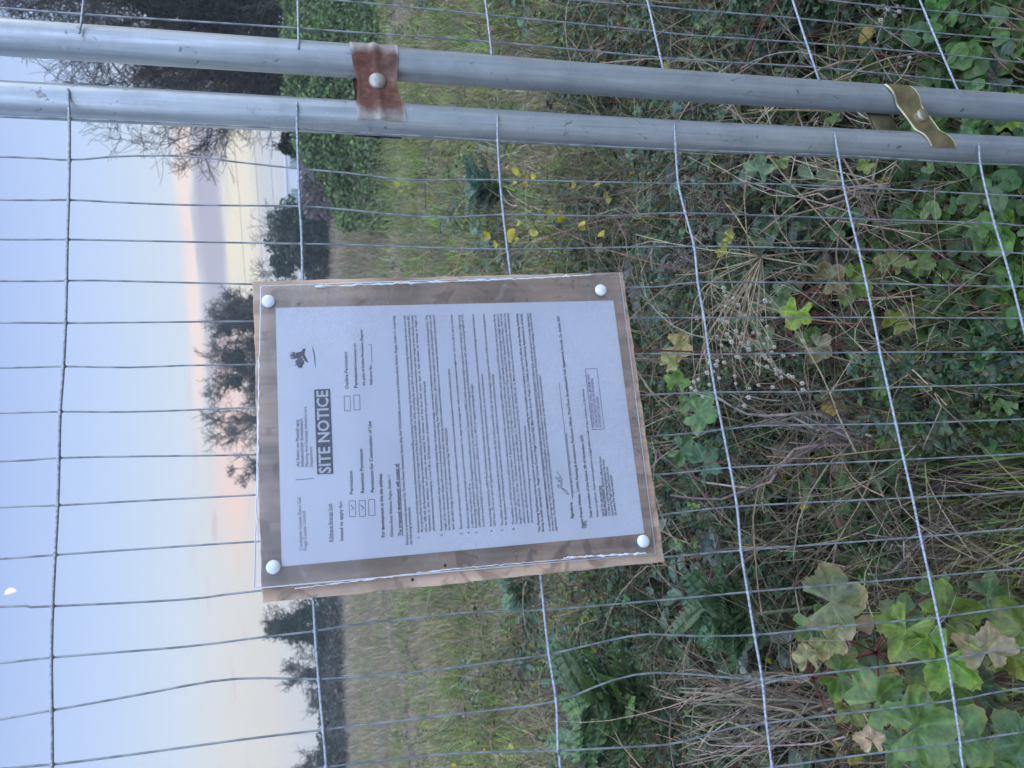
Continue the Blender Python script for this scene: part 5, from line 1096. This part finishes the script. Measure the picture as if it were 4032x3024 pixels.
# green bank of nettles and brambles
def bank(label, prof, Y0, Y1, n_, col, leaf, name, cat):
    a = Acc(); ys = [p[0] for p in prof]; yi = RNG.uniform(min(ys), max(ys), n_); topx = np.interp(yi, ys, [p[1] for p in prof]); t_ = RNG.uniform(0, 1, n_)**.8
    Yd = Y0+(Y1-Y0)*t_; d = np.array([ray(1265, q) for q in yi]); dx = d[:, 0]/d[:, 1]
    x = dx*Yd; htop = np.array([hzz(q, p, Y1) for q, p in zip(topx, yi)]); lump = np.array([mnoise.noise(Vector((a_*1.1, b_*1.1, 5))) for a_, b_ in zip(x, Yd)])
    z = htop*np.sin(t_*math.pi/2)*(1+.28*lump)*RNG.uniform(.75, 1.0, n_)+.05
    pos = np.stack([x, Yd, np.maximum(z, .05)], 1)
    put(a, OV_V*[1.2, 1, 1.4], OV_F, rot_from(unit(rnd(n_)+[0, 0, -.3]), unit(np.array([0, -.5, 1.])+rnd(n_, .6))), leaf*RNG.uniform(.5, 1.4, n_), pos, pick(list(col), n_, .25)*(1+.5*lump[:, None]))
    e = empty(name, (float(np.median(x)), (Y0+Y1)/2, 0)); tag(e, label, cat); a.build('foliage', M_far, e, False)
    s = Acc(); m_ = n_//40; i = RNG.integers(0, n_, m_); P1 = pos[i]; P0 = P1*[1, 1, 0]; tubes(s, np.stack([P0, (P0+P1)/2+rnd(m_, .05), P1+rnd(m_, .05)+[0, 0, .1]], 1), .008, (.14, .12, .07), 3); s.build('stems', M_stem, e)
bank('bright green bank of nettles and brambles sloping down beyond the posts', [(-300, 1110), (0, 1110), (300, 1140), (516, 1165), (635, 1210), (740, 1285), (805, 1310), (900, 1335)], 12.5, 17, 42000, ((.12, .18, .07), (.09, .14, .065), (.16, .22, .09), (.11, .14, .08)), .07, 'bramble_bank', 'bramble bank')
# scrub in front of the building and the far hedge
def hedge(label, y0, y1, Y, topx, n_, col, leaf, name='hedge'):
    a = Acc(); yi = RNG.uniform(y0, y1, n_); d = np.array([ray(1265, q) for q in yi]); Yd = Y+RNG.normal(0, 3.5, n_); x = d[:, 0]/d[:, 1]*Yd
    lump = np.array([mnoise.noise(Vector((a_*.35, 3, 5)))+.5*mnoise.noise(Vector((a_*1.1, 3, 5))) for a_ in x]); Hh = hzz(topx, (y0+y1)/2, Y)*(1+.45*lump)
    pos = np.stack([x, Yd, Hh*RNG.random(n_)**.8], 1)
    put(a, OV_V*[1.4, 1, 1.4], OV_F, rot_from(unit(rnd(n_)), unit(np.array([0, -.4, 1.])+rnd(n_, .6))), leaf*RNG.uniform(.5, 1.4, n_), pos, pick(list(col), n_, .25))
    e = empty(name, (float(np.median(x)), Y, 0)); tag(e, label, 'hedge'); a.build('foliage', M_far, e, False)
hedge('grey leafless scrub in front of the far pale building', 560, 860, 48, 1195, 5000, ((.10, .085, .08), (.13, .11, .10), (.07, .06, .055)), .20, 'scrub')
hedge('long dark hedge along the far edge of the field', 800, 3300, 68, 1235, 15000, ((.04, .055, .04), (.05, .065, .045)), .30)
hedge('low brown weeds at the foot of the far hedge beside the board', 2300, 3300, 60, 1292, 3000, ((.09, .075, .06), (.07, .07, .05)), .22, 'weed_strip')
# office building far away
Yb = 150; xA, xB = gpx(560, Yb), gpx(870, Yb); zt = hzz(1128, 700, Yb); zb = 0
be = empty('office_building', ((xA+xB)/2, Yb, 0)); tag(be, 'long flat roofed pale building with green tinted windows beyond the far trees', 'building')
M_wall = plain('pale_render', (.62, .63, .66), .8, 0, .05, .5); M_gls = plain('green_glass', (.16, .22, .16), .3, 0, .3, .4); M_fr = plain('window_frame', (.5, .52, .5), .6)
def bx(name, x0, x1, y0, y1, z0, z1_, mat, par): v, q = box_v((x0, y0, z0), (x1-x0, 0, 0), (0, y1-y0, 0), (0, 0, z1_-z0)); o = mkmesh(name, np.array(v), [list(a_) for a_ in q], mat); own(o, par); return o
bx('wall', min(xA, xB), max(xA, xB), Yb, Yb+14, 0, zt, M_wall, be); bx('roof', min(xA, xB)-.3, max(xA, xB)+.3, Yb-.3, Yb+14.3, zt+.003, zt+.35, plain('roof_edge', (.7, .7, .72), .7), be)
for y0_, y1_ in ((492, 585), (592, 668), (746, 826)):
    a_, b_ = sorted((gpx(y0_, Yb), gpx(y1_, Yb))); z0_, z1_ = hzz(1185, 650, Yb), hzz(1142, 650, Yb)
    wn = bx('window', a_, b_, Yb-.06, Yb-.003, z0_, z1_, M_gls, be)
    k_ = 5
    for j in range(k_+1): xx_ = a_+(b_-a_)*j/k_; f_ = bx('mullion', xx_-.05, xx_+.05, Yb-.10, Yb-.063, z0_, z1_, M_fr, wn); f_.parent = wn; f_.matrix_parent_inverse = wn.matrix_world.inverted()
# overhead cables
for k_, (yy0, xx0, yy1, xx1) in enumerate(((480, 905, 1110, 955), (480, 990, 1110, 1020), (480, 1045, 1110, 1085))):
    Yc = 90; A = np.array([gpx(200, Yc), Yc-6, hzz(xx0-30, 200, Yc-6)]); B = np.array([gpx(1500, Yc), Yc+10, hzz(xx1+30, 1500, Yc+10)]); tt = np.linspace(0, 1, 24)[:, None]
    P = A*(1-tt)+B*tt-np.array([0, 0, 1])*(4*tt*(1-tt))*.4; a = Acc(); tube1(a, P, .022, (.2, .2, .22), 5)
    tag(a.build('overhead_cable', plain('cable', (.18, .18, .2), .7)), ('highest', 'middle', 'lowest')[k_]+' of three thin overhead cables crossing the pale evening sky', 'cable', 'overhead cables')
